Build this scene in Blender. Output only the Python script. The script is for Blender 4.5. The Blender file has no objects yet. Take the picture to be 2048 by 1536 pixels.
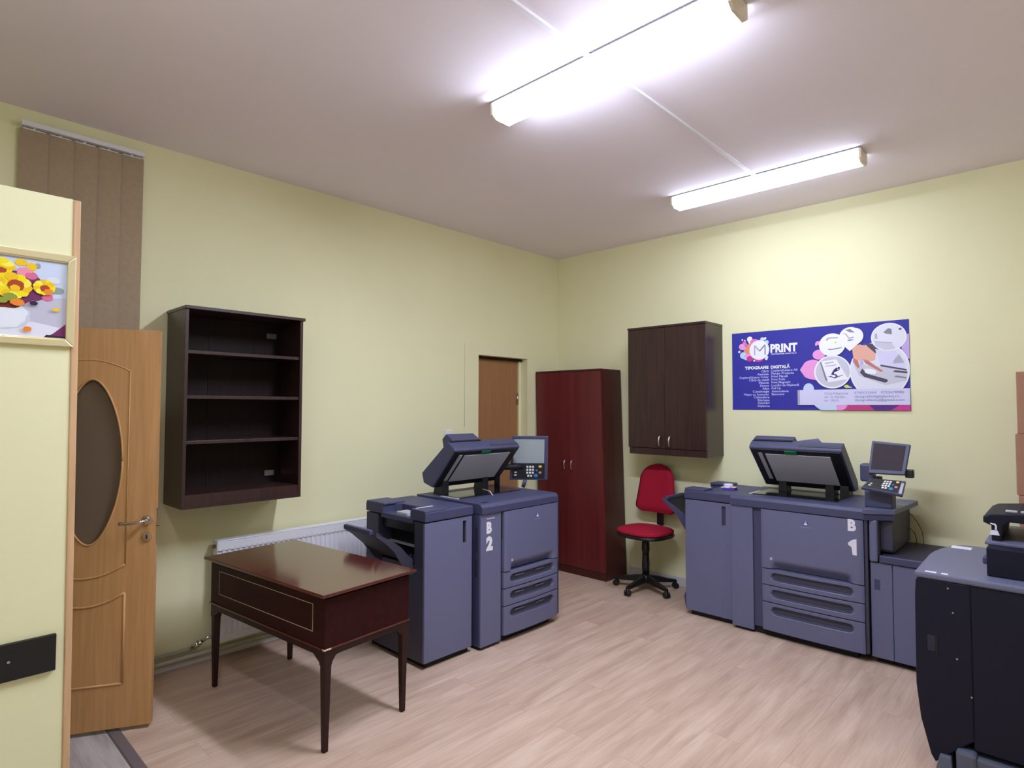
import bpy, bmesh, math, random
from mathutils import Vector, Matrix
random.seed(7)
SC = 1.066                      # plan units -> metres
sc = bpy.context.scene
col = sc.collection
PI = math.pi

# ------------------------------------------------------------------ materials
def lin(c):
    return tuple(((v / 255.0) / 12.92 if v / 255.0 <= 0.04045 else ((v / 255.0 + 0.055) / 1.055) ** 2.4) for v in c) + (1.0,)

def mat(name, rgb, rough=0.5, metal=0.0, spec=0.5, noise=0.0, nscale=8.0, bump=0.0, bscale=60.0, coat=0.0, trans=0.0, stretch=None):
    m = bpy.data.materials.new(name)
    m.use_nodes = True
    nt = m.node_tree
    b = nt.nodes['Principled BSDF']
    c = lin(rgb)
    b.inputs['Base Color'].default_value = c
    b.inputs['Roughness'].default_value = rough
    b.inputs['Metallic'].default_value = metal
    b.inputs['Specular IOR Level'].default_value = spec
    b.inputs['Coat Weight'].default_value = coat
    b.inputs['Coat Roughness'].default_value = 0.08
    b.inputs['Transmission Weight'].default_value = trans
    tc = nt.nodes.new('ShaderNodeTexCoord')
    mp = nt.nodes.new('ShaderNodeMapping')
    if stretch: mp.inputs['Scale'].default_value = stretch
    nt.links.new(tc.outputs['Object'], mp.inputs['Vector'])
    if noise > 0:
        n = nt.nodes.new('ShaderNodeTexNoise')
        n.inputs['Scale'].default_value = nscale
        n.inputs['Detail'].default_value = 6
        n.inputs['Roughness'].default_value = 0.6
        nt.links.new(mp.outputs[0], n.inputs['Vector'])
        r = nt.nodes.new('ShaderNodeValToRGB')
        r.color_ramp.elements[0].position = 0.3
        r.color_ramp.elements[1].position = 0.7
        r.color_ramp.elements[0].color = tuple(v * (1 - noise) for v in c[:3]) + (1,)
        r.color_ramp.elements[1].color = tuple(min(1, v * (1 + noise)) for v in c[:3]) + (1,)
        nt.links.new(n.outputs['Fac'], r.inputs['Fac'])
        nt.links.new(r.outputs[0], b.inputs['Base Color'])
    if bump > 0:
        n2 = nt.nodes.new('ShaderNodeTexNoise')
        n2.inputs['Scale'].default_value = bscale
        n2.inputs['Detail'].default_value = 4
        nt.links.new(mp.outputs[0], n2.inputs['Vector'])
        bp = nt.nodes.new('ShaderNodeBump')
        bp.inputs['Strength'].default_value = bump
        bp.inputs['Distance'].default_value = 0.002
        nt.links.new(n2.outputs['Fac'], bp.inputs['Height'])
        nt.links.new(bp.outputs[0], b.inputs['Normal'])
    return m

def emit(name, rgb, strength):
    m = bpy.data.materials.new(name)
    m.use_nodes = True
    nt = m.node_tree
    for n in list(nt.nodes): nt.nodes.remove(n)
    o = nt.nodes.new('ShaderNodeOutputMaterial')
    e = nt.nodes.new('ShaderNodeEmission')
    e.inputs['Color'].default_value = rgb + (1,)
    e.inputs['Strength'].default_value = strength
    nt.links.new(e.outputs[0], o.inputs[0])
    return m

def floor_mat(name, base, dark, light, plank_w, plank_l, gap, vec_rot):
    m = bpy.data.materials.new(name)
    m.use_nodes = True
    nt = m.node_tree; N = nt.nodes; Lk = nt.links
    b = N['Principled BSDF']
    tc = N.new('ShaderNodeTexCoord')
    mp = N.new('ShaderNodeMapping'); mp.inputs['Rotation'].default_value = (0, 0, vec_rot)
    Lk.new(tc.outputs['Object'], mp.inputs['Vector'])
    br = N.new('ShaderNodeTexBrick')
    br.inputs['Color1'].default_value = (0.0, 0, 0, 1)
    br.inputs['Color2'].default_value = (1, 1, 1, 1)
    br.inputs['Mortar'].default_value = (0.5, 0.5, 0.5, 1)
    br.inputs['Scale'].default_value = 1.0
    br.inputs['Mortar Size'].default_value = gap
    br.inputs['Brick Width'].default_value = plank_l
    br.inputs['Row Height'].default_value = plank_w
    br.offset = 0.37
    Lk.new(mp.outputs[0], br.inputs['Vector'])
    # grain, shifted per plank
    add = N.new('ShaderNodeVectorMath'); add.operation = 'MULTIPLY_ADD'
    Lk.new(br.outputs['Color'], add.inputs[0])
    add.inputs[1].default_value = (3.1, 5.7, 1.3)
    Lk.new(mp.outputs[0], add.inputs[2])
    m2 = N.new('ShaderNodeMapping'); m2.inputs['Scale'].default_value = (1.2, 9.0, 1)
    Lk.new(add.outputs[0], m2.inputs['Vector'])
    n1 = N.new('ShaderNodeTexNoise'); n1.inputs['Scale'].default_value = 1.6; n1.inputs['Detail'].default_value = 8; n1.inputs['Distortion'].default_value = 0.45
    Lk.new(m2.outputs[0], n1.inputs['Vector'])
    m3 = N.new('ShaderNodeMapping'); m3.inputs['Scale'].default_value = (2.5, 40.0, 1)
    Lk.new(add.outputs[0], m3.inputs['Vector'])
    n2 = N.new('ShaderNodeTexNoise'); n2.inputs['Scale'].default_value = 2.0; n2.inputs['Detail'].default_value = 6; n2.inputs['Distortion'].default_value = 0.2
    Lk.new(m3.outputs[0], n2.inputs['Vector'])
    mx = N.new('ShaderNodeMath'); mx.operation = 'MULTIPLY_ADD'
    Lk.new(n2.outputs['Fac'], mx.inputs[0]); mx.inputs[1].default_value = 0.45
    Lk.new(n1.outputs['Fac'], mx.inputs[2])
    mx2 = N.new('ShaderNodeMath'); mx2.operation = 'MULTIPLY_ADD'
    Lk.new(br.outputs['Color'], mx2.inputs[0]); mx2.inputs[1].default_value = 0.05
    Lk.new(mx.outputs[0], mx2.inputs[2])
    r = N.new('ShaderNodeValToRGB')
    e = r.color_ramp.elements
    e[0].position = 0.52; e[0].color = lin(dark)
    e[1].position = 0.98; e[1].color = lin(light)
    k = e.new(0.75); k.color = lin(base)
    Lk.new(mx2.outputs[0], r.inputs['Fac'])
    mixn = N.new('ShaderNodeMixRGB'); mixn.blend_type = 'MULTIPLY'
    mixn.inputs['Color2'].default_value = (0.84, 0.81, 0.79, 1)
    Lk.new(br.outputs['Fac'], mixn.inputs['Fac'])
    Lk.new(r.outputs[0], mixn.inputs['Color1'])
    Lk.new(mixn.outputs[0], b.inputs['Base Color'])
    b.inputs['Roughness'].default_value = 0.42
    b.inputs['Specular IOR Level'].default_value = 0.35
    return m

def wood_mat(name, dark, light, rough, scale=(14, 14, 1.2), coat=0.0, spec=0.5):
    m = bpy.data.materials.new(name); m.use_nodes = True
    nt = m.node_tree; N = nt.nodes; Lk = nt.links
    b = N['Principled BSDF']
    tc = N.new('ShaderNodeTexCoord')
    mp = N.new('ShaderNodeMapping'); mp.inputs['Scale'].default_value = scale
    Lk.new(tc.outputs['Object'], mp.inputs['Vector'])
    n = N.new('ShaderNodeTexNoise'); n.inputs['Scale'].default_value = 1.5; n.inputs['Detail'].default_value = 8; n.inputs['Distortion'].default_value = 0.5
    Lk.new(mp.outputs[0], n.inputs['Vector'])
    r = N.new('ShaderNodeValToRGB')
    r.color_ramp.elements[0].position = 0.3; r.color_ramp.elements[0].color = lin(dark)
    r.color_ramp.elements[1].position = 0.72; r.color_ramp.elements[1].color = lin(light)
    Lk.new(n.outputs['Fac'], r.inputs['Fac'])
    Lk.new(r.outputs[0], b.inputs['Base Color'])
    b.inputs['Roughness'].default_value = rough
    b.inputs['Coat Weight'].default_value = coat
    b.inputs['Coat Roughness'].default_value = 0.12
    b.inputs['Specular IOR Level'].default_value = spec
    return m

M = {}
M['wall'] = mat('wall_paint', (237, 232, 192), 0.75, spec=0.2, noise=0.02, nscale=1.5, bump=0.08, bscale=120)
M['ceiling'] = mat('ceiling_paint', (249, 238, 250), 0.9, spec=0.1, noise=0.01, nscale=1.0)
M['floor'] = floor_mat('laminate', (197, 168, 150), (180, 151, 134), (211, 184, 167), 0.19, 1.3, 0.0016, PI / 2)
M['tile'] = floor_mat('grey_planks', (176, 166, 166), (150, 140, 142), (196, 186, 186), 0.16, 1.1, 0.004, 0)
M['threshold'] = mat('threshold_strip', (120, 112, 118), 0.45, metal=0.3)
M['white'] = mat('white_enamel', (232, 230, 240), 0.4)
M['trunking'] = mat('white_trunking', (236, 230, 238), 0.5)
M['base'] = mat('skirting', (206, 202, 206), 0.5)
M['pipe'] = mat('painted_pipe', (190, 184, 168), 0.45)
M['chrome'] = mat('chrome', (205, 200, 195), 0.18, metal=1.0)
M['steel'] = mat('satin_steel', (190, 185, 180), 0.3, metal=1.0)
M['brass'] = mat('brass', (150, 115, 60), 0.35, metal=1.0)
M['door'] = wood_mat('beech_veneer', (186, 138, 88), (206, 156, 104), 0.5, (30, 30, 1.5))
M['trimwood'] = wood_mat('beech_trim', (202, 160, 122), (222, 180, 142), 0.5, (30, 30, 1.5))
M['farDoor'] = wood_mat('brown_door', (158, 112, 74), (168, 121, 82), 0.5, (20, 20, 1.2))
M['doorglass'] = mat('frosted_glass_shade_tint', (128, 110, 94), 0.28, trans=0.35, spec=0.5)  # brown tint carries the shade and blind behind the frosted pane
M['wenge'] = wood_mat('wenge', (46, 27, 27), (64, 40, 38), 0.34, (26, 26, 1.5))
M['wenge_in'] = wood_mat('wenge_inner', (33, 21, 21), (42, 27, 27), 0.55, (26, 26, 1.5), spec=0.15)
M['cherry'] = wood_mat('red_mahogany', (88, 26, 32), (110, 38, 42), 0.3, (9, 9, 0.5), spec=0.4)
M['cherry_side'] = wood_mat('dark_mahogany', (62, 20, 22), (76, 28, 28), 0.38, (9, 9, 0.5))
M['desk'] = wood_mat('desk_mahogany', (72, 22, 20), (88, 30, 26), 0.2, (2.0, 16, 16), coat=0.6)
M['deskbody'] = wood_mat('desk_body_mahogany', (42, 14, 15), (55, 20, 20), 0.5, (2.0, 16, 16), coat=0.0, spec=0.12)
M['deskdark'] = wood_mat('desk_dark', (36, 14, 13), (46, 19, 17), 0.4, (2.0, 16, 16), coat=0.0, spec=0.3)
M['inlay'] = mat('inlay_line', (190, 176, 150), 0.4)
M['chip'] = mat('chipped_veneer', (214, 190, 176), 0.6)
M['panel'] = mat('grey_blue_plastic', (102, 104, 137), 0.42, bump=0.05, bscale=400)
M['cover'] = mat('navy_plastic', (66, 67, 100), 0.5, bump=0.06, bscale=400)
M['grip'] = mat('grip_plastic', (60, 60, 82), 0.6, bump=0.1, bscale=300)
M['body'] = mat('dark_plastic', (58, 56, 76), 0.5)
M['black'] = mat('black_plastic', (26, 25, 32), 0.45)
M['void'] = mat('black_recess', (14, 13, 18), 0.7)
M['sheet'] = mat('platen_sheet', (190, 190, 205), 0.35)
M['strip'] = mat('light_strip', (180, 178, 190), 0.35)
M['green'] = mat('green_lever', (20, 130, 84), 0.4)
M['screen'] = mat('display_glass', (158, 166, 172), 0.25)
M['screendark'] = mat('display_dark', (60, 50, 58), 0.5, spec=0.12)
M['key'] = mat('white_key', (235, 235, 240), 0.4)
M['keyblue'] = mat('blue_key', (40, 130, 200), 0.35)
M['keyred'] = mat('pink_key', (225, 130, 140), 0.35)
M['keyyel'] = mat('amber_key', (240, 200, 120), 0.35)
M['sticker'] = mat('white_sticker', (232, 228, 242), 0.5)
M['logoblue'] = mat('logo_blue', (30, 70, 180), 0.35)
M['lightprint'] = mat('light_print', (176, 174, 190), 0.5)
M['glassdark'] = mat('platen_glass', (22, 24, 30), 0.08)
M['p3top'] = mat('copier_top_plastic', (102, 103, 132), 0.45, bump=0.05, bscale=300)
M['p3body'] = mat('navy_black_panel', (25, 25, 42), 0.55, spec=0.2, bump=0.05, bscale=300)
M['p3foot'] = mat('foot_plastic', (84, 88, 108), 0.45)
M['fabric'] = mat('red_fabric', (166, 30, 56), 0.9, spec=0.15, noise=0.06, nscale=90, bump=0.4, bscale=350)
M['chairblack'] = mat('chair_plastic', (24, 20, 24), 0.4)
M['slat'] = mat('blind_fabric', (170, 149, 126), 0.85, spec=0.1, noise=0.05, nscale=40, bump=0.2, bscale=250)
M['gold'] = mat('champagne_frame', (226, 210, 168), 0.3, metal=0.4)
M['carton'] = mat('cardboard', (172, 128, 108), 0.85, spec=0.1, noise=0.05, nscale=6)
M['tape'] = mat('packing_tape', (160, 120, 98), 0.4)
M['lampbody'] = mat('lamp_housing', (236, 234, 238), 0.4)
M['seam'] = mat('lamp_seam', (140, 140, 146), 0.6, spec=0.1)
M['lampcap'] = mat('lamp_end_cap', (240, 226, 208), 0.4)
LC = (0.80, 0.885, 1.05)
M['diffuser'] = emit('diffuser_glow', LC, 120.0)
M['diffuser_side'] = emit('diffuser_edge_glow', LC, 11.0)
M['diffuser_dim'] = emit('diffuser_glow_dim', LC, 28.5)  # weaker glow, set low so the rear lamp clips the back wall less
M['diffuser_dim_side'] = emit('diffuser_edge_glow_dim', LC, 8.0)
M['plateblack'] = mat('black_plate', (16, 14, 17), 0.4)
M['cable'] = mat('dark_cable', (80, 76, 66), 0.5)

def flat(name, rgb, rough=0.55):
    return mat(name, rgb, rough, spec=0.25)

# ------------------------------------------------------------------ mesh builder
class MB:
    def __init__(s): s.bm = bmesh.new(); s.mats = []
    def mi(s, m):
        if m not in s.mats: s.mats.append(m)
        return s.mats.index(m)
    def _fin(s, faces, m, smooth=False):
        i = s.mi(m)
        for f in faces: f.material_index = i; f.smooth = smooth
    def box(s, x0, x1, y0, y1, z0, z1, m, bev=0.0, seg=2):
        r = bmesh.ops.create_cube(s.bm, size=1.0)
        vs = r['verts']
        for v in vs:
            v.co = Vector(((x0 + x1) / 2 + v.co.x * (x1 - x0), (y0 + y1) / 2 + v.co.y * (y1 - y0), (z0 + z1) / 2 + v.co.z * (z1 - z0)))
        fs = list({f for v in vs for f in v.link_faces})
        s._fin(fs, m)
        if bev > 0:
            es = list({e for v in vs for e in v.link_edges})
            b = min(bev, 0.45 * min(abs(x1 - x0), abs(y1 - y0), abs(z1 - z0)))
            rr = bmesh.ops.bevel(s.bm, geom=es, offset=b, segments=seg, affect='EDGES', profile=0.5)
            s._fin(rr['faces'], m)
        return s
    def hexa(s, pts, m, bev=0.0):
        """8 points: bottom 4 then top 4, each counter-clockwise."""
        vs = [s.bm.verts.new(p) for p in pts]
        q = [(3, 2, 1, 0), (4, 5, 6, 7), (0, 1, 5, 4), (1, 2, 6, 5), (2, 3, 7, 6), (3, 0, 4, 7)]
        fs = [s.bm.faces.new([vs[i] for i in k]) for k in q]
        bmesh.ops.recalc_face_normals(s.bm, faces=fs)
        s._fin(fs, m)
        if bev > 0:
            es = list({e for v in vs for e in v.link_edges})
            rr = bmesh.ops.bevel(s.bm, geom=es, offset=bev, segments=2, affect='EDGES', profile=0.5)
            s._fin(rr['faces'], m)
        return s
    def slab(s, quad, t, m, bev=0.0):
        """quad corners (counter-clockwise from the front), thickened backwards by t."""
        a = [Vector(p) for p in quad]
        n = (a[1] - a[0]).cross(a[3] - a[0]).normalized()
        return s.hexa([p - n * t for p in a] + a, m, bev)
    def prism(s, poly, axis, a, b, m, bev=0.0, smooth=False):
        """extrude a 2D outline along an axis; coordinates are the two other axes in order."""
        def P(p, t):
            if axis == 'x': return (t, p[0], p[1])
            if axis == 'y': return (p[0], t, p[1])
            return (p[0], p[1], t)
        A = [s.bm.verts.new(P(p, a)) for p in poly]
        B = [s.bm.verts.new(P(p, b)) for p in poly]
        n = len(poly)
        side = [s.bm.faces.new((A[i], A[(i + 1) % n], B[(i + 1) % n], B[i])) for i in range(n)]
        caps = [s.bm.faces.new(A[::-1]), s.bm.faces.new(B)]
        bmesh.ops.recalc_face_normals(s.bm, faces=side + caps)
        s._fin(side, m, smooth); s._fin(caps, m)
        if bev > 0:
            es = list({e for f in caps for e in f.edges})
            rr = bmesh.ops.bevel(s.bm, geom=es, offset=bev, segments=2, affect='EDGES', profile=0.5)
            s._fin(rr['faces'], m)
        return s
    def cyl(s, p0, p1, r0, m, r1=None, seg=20, caps=True, smooth=True):
        p0 = Vector(p0); p1 = Vector(p1); r1 = r0 if r1 is None else r1
        d = (p1 - p0).normalized()
        t = Vector((0, 0, 1)) if abs(d.z) < 0.9 else Vector((1, 0, 0))
        u = d.cross(t).normalized(); w = d.cross(u)
        A = []; B = []
        for k in range(seg):
            a = 2 * PI * k / seg; o = u * math.cos(a) + w * math.sin(a)
            A.append(s.bm.verts.new(p0 + o * r0)); B.append(s.bm.verts.new(p1 + o * r1))
        side = [s.bm.faces.new((A[i], A[(i + 1) % seg], B[(i + 1) % seg], B[i])) for i in range(seg)]
        cf = [s.bm.faces.new(A[::-1]), s.bm.faces.new(B)] if caps else []
        bmesh.ops.recalc_face_normals(s.bm, faces=side + cf)
        s._fin(side, m, smooth); s._fin(cf, m)
        return s
    def tube(s, pts, r, m, seg=10):
        pts = [Vector(p) for p in pts]; rings = []
        up = None
        for i, p in enumerate(pts):
            d = (pts[min(i + 1, len(pts) - 1)] - pts[max(i - 1, 0)]).normalized()
            if up is None:
                t = Vector((0, 0, 1)) if abs(d.z) < 0.9 else Vector((1, 0, 0)); u = d.cross(t).normalized()
            else:
                u = (up - d * up.dot(d)).normalized()
            up = u; w = d.cross(u)
            rr = r[i] if isinstance(r, (list, tuple)) else r
            rings.append([s.bm.verts.new(p + (u * math.cos(2 * PI * k / seg) + w * math.sin(2 * PI * k / seg)) * rr) for k in range(seg)])
        fs = []
        for a, b in zip(rings, rings[1:]):
            fs += [s.bm.faces.new((a[k], a[(k + 1) % seg], b[(k + 1) % seg], b[k])) for k in range(seg)]
        cf = [s.bm.faces.new(rings[0][::-1]), s.bm.faces.new(rings[-1])]
        bmesh.ops.recalc_face_normals(s.bm, faces=fs + cf)
        s._fin(fs, m, True); s._fin(cf, m)
        return s
    def field(s, u0, u1, z0, z1, nu, nz, f, vb, m, axis_front=-1):
        """panel in u (x) / z with its front at y=f(u,z) and flat back at y=vb."""
        g = [[s.bm.verts.new((u0 + (u1 - u0) * i / nu, f(u0 + (u1 - u0) * i / nu, z0 + (z1 - z0) * j / nz), z0 + (z1 - z0) * j / nz)) for i in range(nu + 1)] for j in range(nz + 1)]
        fs = [s.bm.faces.new((g[j][i], g[j][i + 1], g[j + 1][i + 1], g[j + 1][i])) for j in range(nz) for i in range(nu)]
        s._fin(fs, m, True)
        loop = [g[0][i] for i in range(nu + 1)] + [g[j][nu] for j in range(1, nz + 1)] + [g[nz][i] for i in range(nu - 1, -1, -1)] + [g[j][0] for j in range(nz - 1, 0, -1)]
        lp = [s.bm.verts.new(v.co) for v in loop]
        bk = [s.bm.verts.new((v.co.x, vb, v.co.z)) for v in loop]
        n = len(loop)
        sf = [s.bm.faces.new((lp[(i + 1) % n], lp[i], bk[i], bk[(i + 1) % n])) for i in range(n)]
        s._fin(sf, m)
        return s
    def poly(s, pts, m):
        f = s.bm.faces.new([s.bm.verts.new(p) for p in pts])
        s._fin([f], m)
        return s
    def lathe(s, prof, c, m, seg=32, smooth=True):
        rings = []
        for r, z in prof:
            rings.append([s.bm.verts.new((c[0] + r * math.cos(2 * PI * k / seg), c[1] + r * math.sin(2 * PI * k / seg), c[2] + z)) for k in range(seg)])
        fs = []
        for a, b in zip(rings, rings[1:]):
            fs += [s.bm.faces.new((a[k], a[(k + 1) % seg], b[(k + 1) % seg], b[k])) for k in range(seg)]
        cf = [s.bm.faces.new(rings[0][::-1]), s.bm.faces.new(rings[-1])]
        bmesh.ops.recalc_face_normals(s.bm, faces=fs + cf)
        s._fin(fs, m, smooth); s._fin(cf, m)
        return s
    def text(s, body, org, ex, ey, size, m, align='LEFT', bold=0.0, width=None, en=None, thick=0.0):
        """lettering laid out from org along ex with height direction ey."""
        cu = bpy.data.curves.new('lettering_curve', 'FONT')
        cu.body = body; cu.size = 1.0; cu.align_x = align; cu.offset = bold; cu.resolution_u = 3
        ob = bpy.data.objects.new('lettering_curve', cu)
        me = bpy.data.meshes.new_from_object(ob)
        xs = [v.co.x for v in me.vertices]
        org = Vector(org); ex = Vector(ex); ey = Vector(ey)
        if xs:
            kx = size if width is None else width / max(1e-6, max(xs) - min(xs))
            x0 = 0.0 if width is None else (min(xs) if align == 'LEFT' else max(xs) if align == 'RIGHT' else 0.0)
            vs = [s.bm.verts.new(org + ex * ((v.co.x - x0) * kx) + ey * (v.co.y * size)) for v in me.vertices]
            fs = []
            for p in me.polygons:
                try: fs.append(s.bm.faces.new([vs[i] for i in p.vertices]))
                except ValueError: pass
            s._fin(fs, m)
        bpy.data.objects.remove(ob); bpy.data.curves.remove(cu); bpy.data.meshes.remove(me)
        return s
    def ellipse(s, c, ex, ey, rx, ry, m, seg=32):
        c = Vector(c); ex = Vector(ex); ey = Vector(ey)
        return s.poly([c + ex * (rx * math.cos(2 * PI * k / seg)) + ey * (ry * math.sin(2 * PI * k / seg)) for k in range(seg)], m)
    def xform(s, mtx):
        bmesh.ops.transform(s.bm, matrix=mtx, verts=s.bm.verts); return s
    def build(s, name, parent=None, world=True, smooth_angle=True):
        me = bpy.data.meshes.new(name)
        if parent is not None and world:
            inv = (Matrix.Translation(parent.location) @ Matrix.Rotation(parent.rotation_euler.z, 4, 'Z')).inverted()
            bmesh.ops.transform(s.bm, matrix=inv, verts=s.bm.verts)
        s.bm.normal_update()
        s.bm.to_mesh(me); s.bm.free()
        for m in s.mats: me.materials.append(m)
        o = bpy.data.objects.new(name, me)
        col.objects.link(o)
        if parent is not None: o.parent = parent
        return o

def thing(name, label, cat, loc=(0, 0, 0), rz=0.0, group=None):
    o = bpy.data.objects.new(name, None)
    o.empty_display_size = 0.1
    col.objects.link(o)
    o.location = loc; o.rotation_euler = (0, 0, rz)
    o['label'] = label; o['category'] = cat
    if group: o['group'] = group
    return o

def tag(o, label, cat, group=None):
    o['label'] = label; o['category'] = cat
    if group: o['group'] = group
    return o

def struct(o, label=None, cat=None):
    o['kind'] = 'structure'
    if label: o['label'] = label; o['category'] = cat
    return o

def sub(o, parent):
    o.parent = parent; return o

# ------------------------------------------------------------------ room shell
H = 2.992; XR = 4.7; YF = -5.6; TH = 0.14
# left wall with the recessed doorway
b = MB()
dy0, dy1, dz = -1.09, -0.455, 1.958
b.box(-TH, 0, YF, dy0, 0, H, M['wall'])
b.box(-TH, 0, dy1, TH, 0, H, M['wall'])
b.box(-TH, 0, dy0, dy1, dz, H, M['wall'])
struct(b.build('wall_left'))
struct(MB().box(0, XR, 0, TH, 0, H, M['wall']).build('wall_back'))
struct(MB().box(XR, XR + TH, YF, TH, 0, H, M['wall']).build('wall_right'))
struct(MB().box(-TH, XR + TH, YF - TH, YF, 0, H, M['wall']).build('wall_front'))
struct(MB().box(-TH, XR + TH, YF - TH, TH, H, H + 0.1, M['ceiling']).build('ceiling'))
struct(MB().box(-TH, XR + TH, -3.89, TH, -0.1, 0, M['floor']).build('floor'))
struct(MB().box(-TH, XR + TH, YF - TH, -3.89, -0.1, 0, M['tile']).build('floor_hall'))
# threshold strip between the two floors
b = MB().prism([(-3.915, 0.0), (-3.908, 0.006), (-3.872, 0.006), (-3.865, 0.0)], 'x', 0.0, XR, M['threshold'])
struct(b.build('trim_1'))
# skirting boards
struct(MB().box(0.84, XR, -0.016, -0.0005, 0, 0.078, M['base'], 0.004).build('baseboard_back'))
struct(MB().box(0.0005, 0.014, YF, dy0 - 0.03, 0, 0.028, M['base'], 0.003).build('baseboard_left'))

# far door in the left wall
d = bpy.data.objects.new('door_2', None); col.objects.link(d); d.location = (-0.1, (dy0 + dy1) / 2, 0); struct(d, 'plain brown door recessed in the left wall behind the open-lidded copier', 'door')
MB().box(-0.13, -0.095, dy0 + 0.001, dy1 - 0.03, 0.004, dz - 0.022, M['farDoor'], 0.002).build('door_leaf', d)
b = MB()
b.box(-0.13, -0.07, dy0 + 0.001, dy1 - 0.001, dz - 0.022, dz - 0.001, M['deskdark'])  # dark strip painted in for the shadow at the head of the opening
b.box(-0.13, -0.08, dy1 - 0.03, dy1 - 0.001, 0.004, dz - 0.022, M['wall'])
b.build('jamb_and_head_shade', d)
b = MB().cyl((-0.085, dy1 - 0.045, 1.53), (-0.085, dy1 - 0.045, 1.63), 0.008, M['steel']); b.build('hinge', d)

# partition with wooden edging, close to the left of the picture
px0, px1, pye = 1.02, 1.10, -4.20
b = MB().box(px0, px1, -5.4, pye, 0, 2.27, M['wall'], 0.003)
b.box(0.30, 0.36, -4.34, -4.27, 0, 1.95, M['wall'])
b2 = MB().box(px0, px1, -5.4, pye, 0, 2.27, M['wall'], 0.003)
LEAN = Matrix(((1, 0, 0, 0), (0, 1, -0.0080, 0.0182), (0, 0, 1, 0), (0, 0, 0, 1)))
struct(b2.xform(LEAN).build('wall_partition')); b.bm.free()
b = MB().box(px0 - 0.012, px1 + 0.006, pye - 0.0005, pye + 0.022, 0, 2.268, M['trimwood'], 0.004)
struct(b.xform(LEAN).build('trim_2'))

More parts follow.
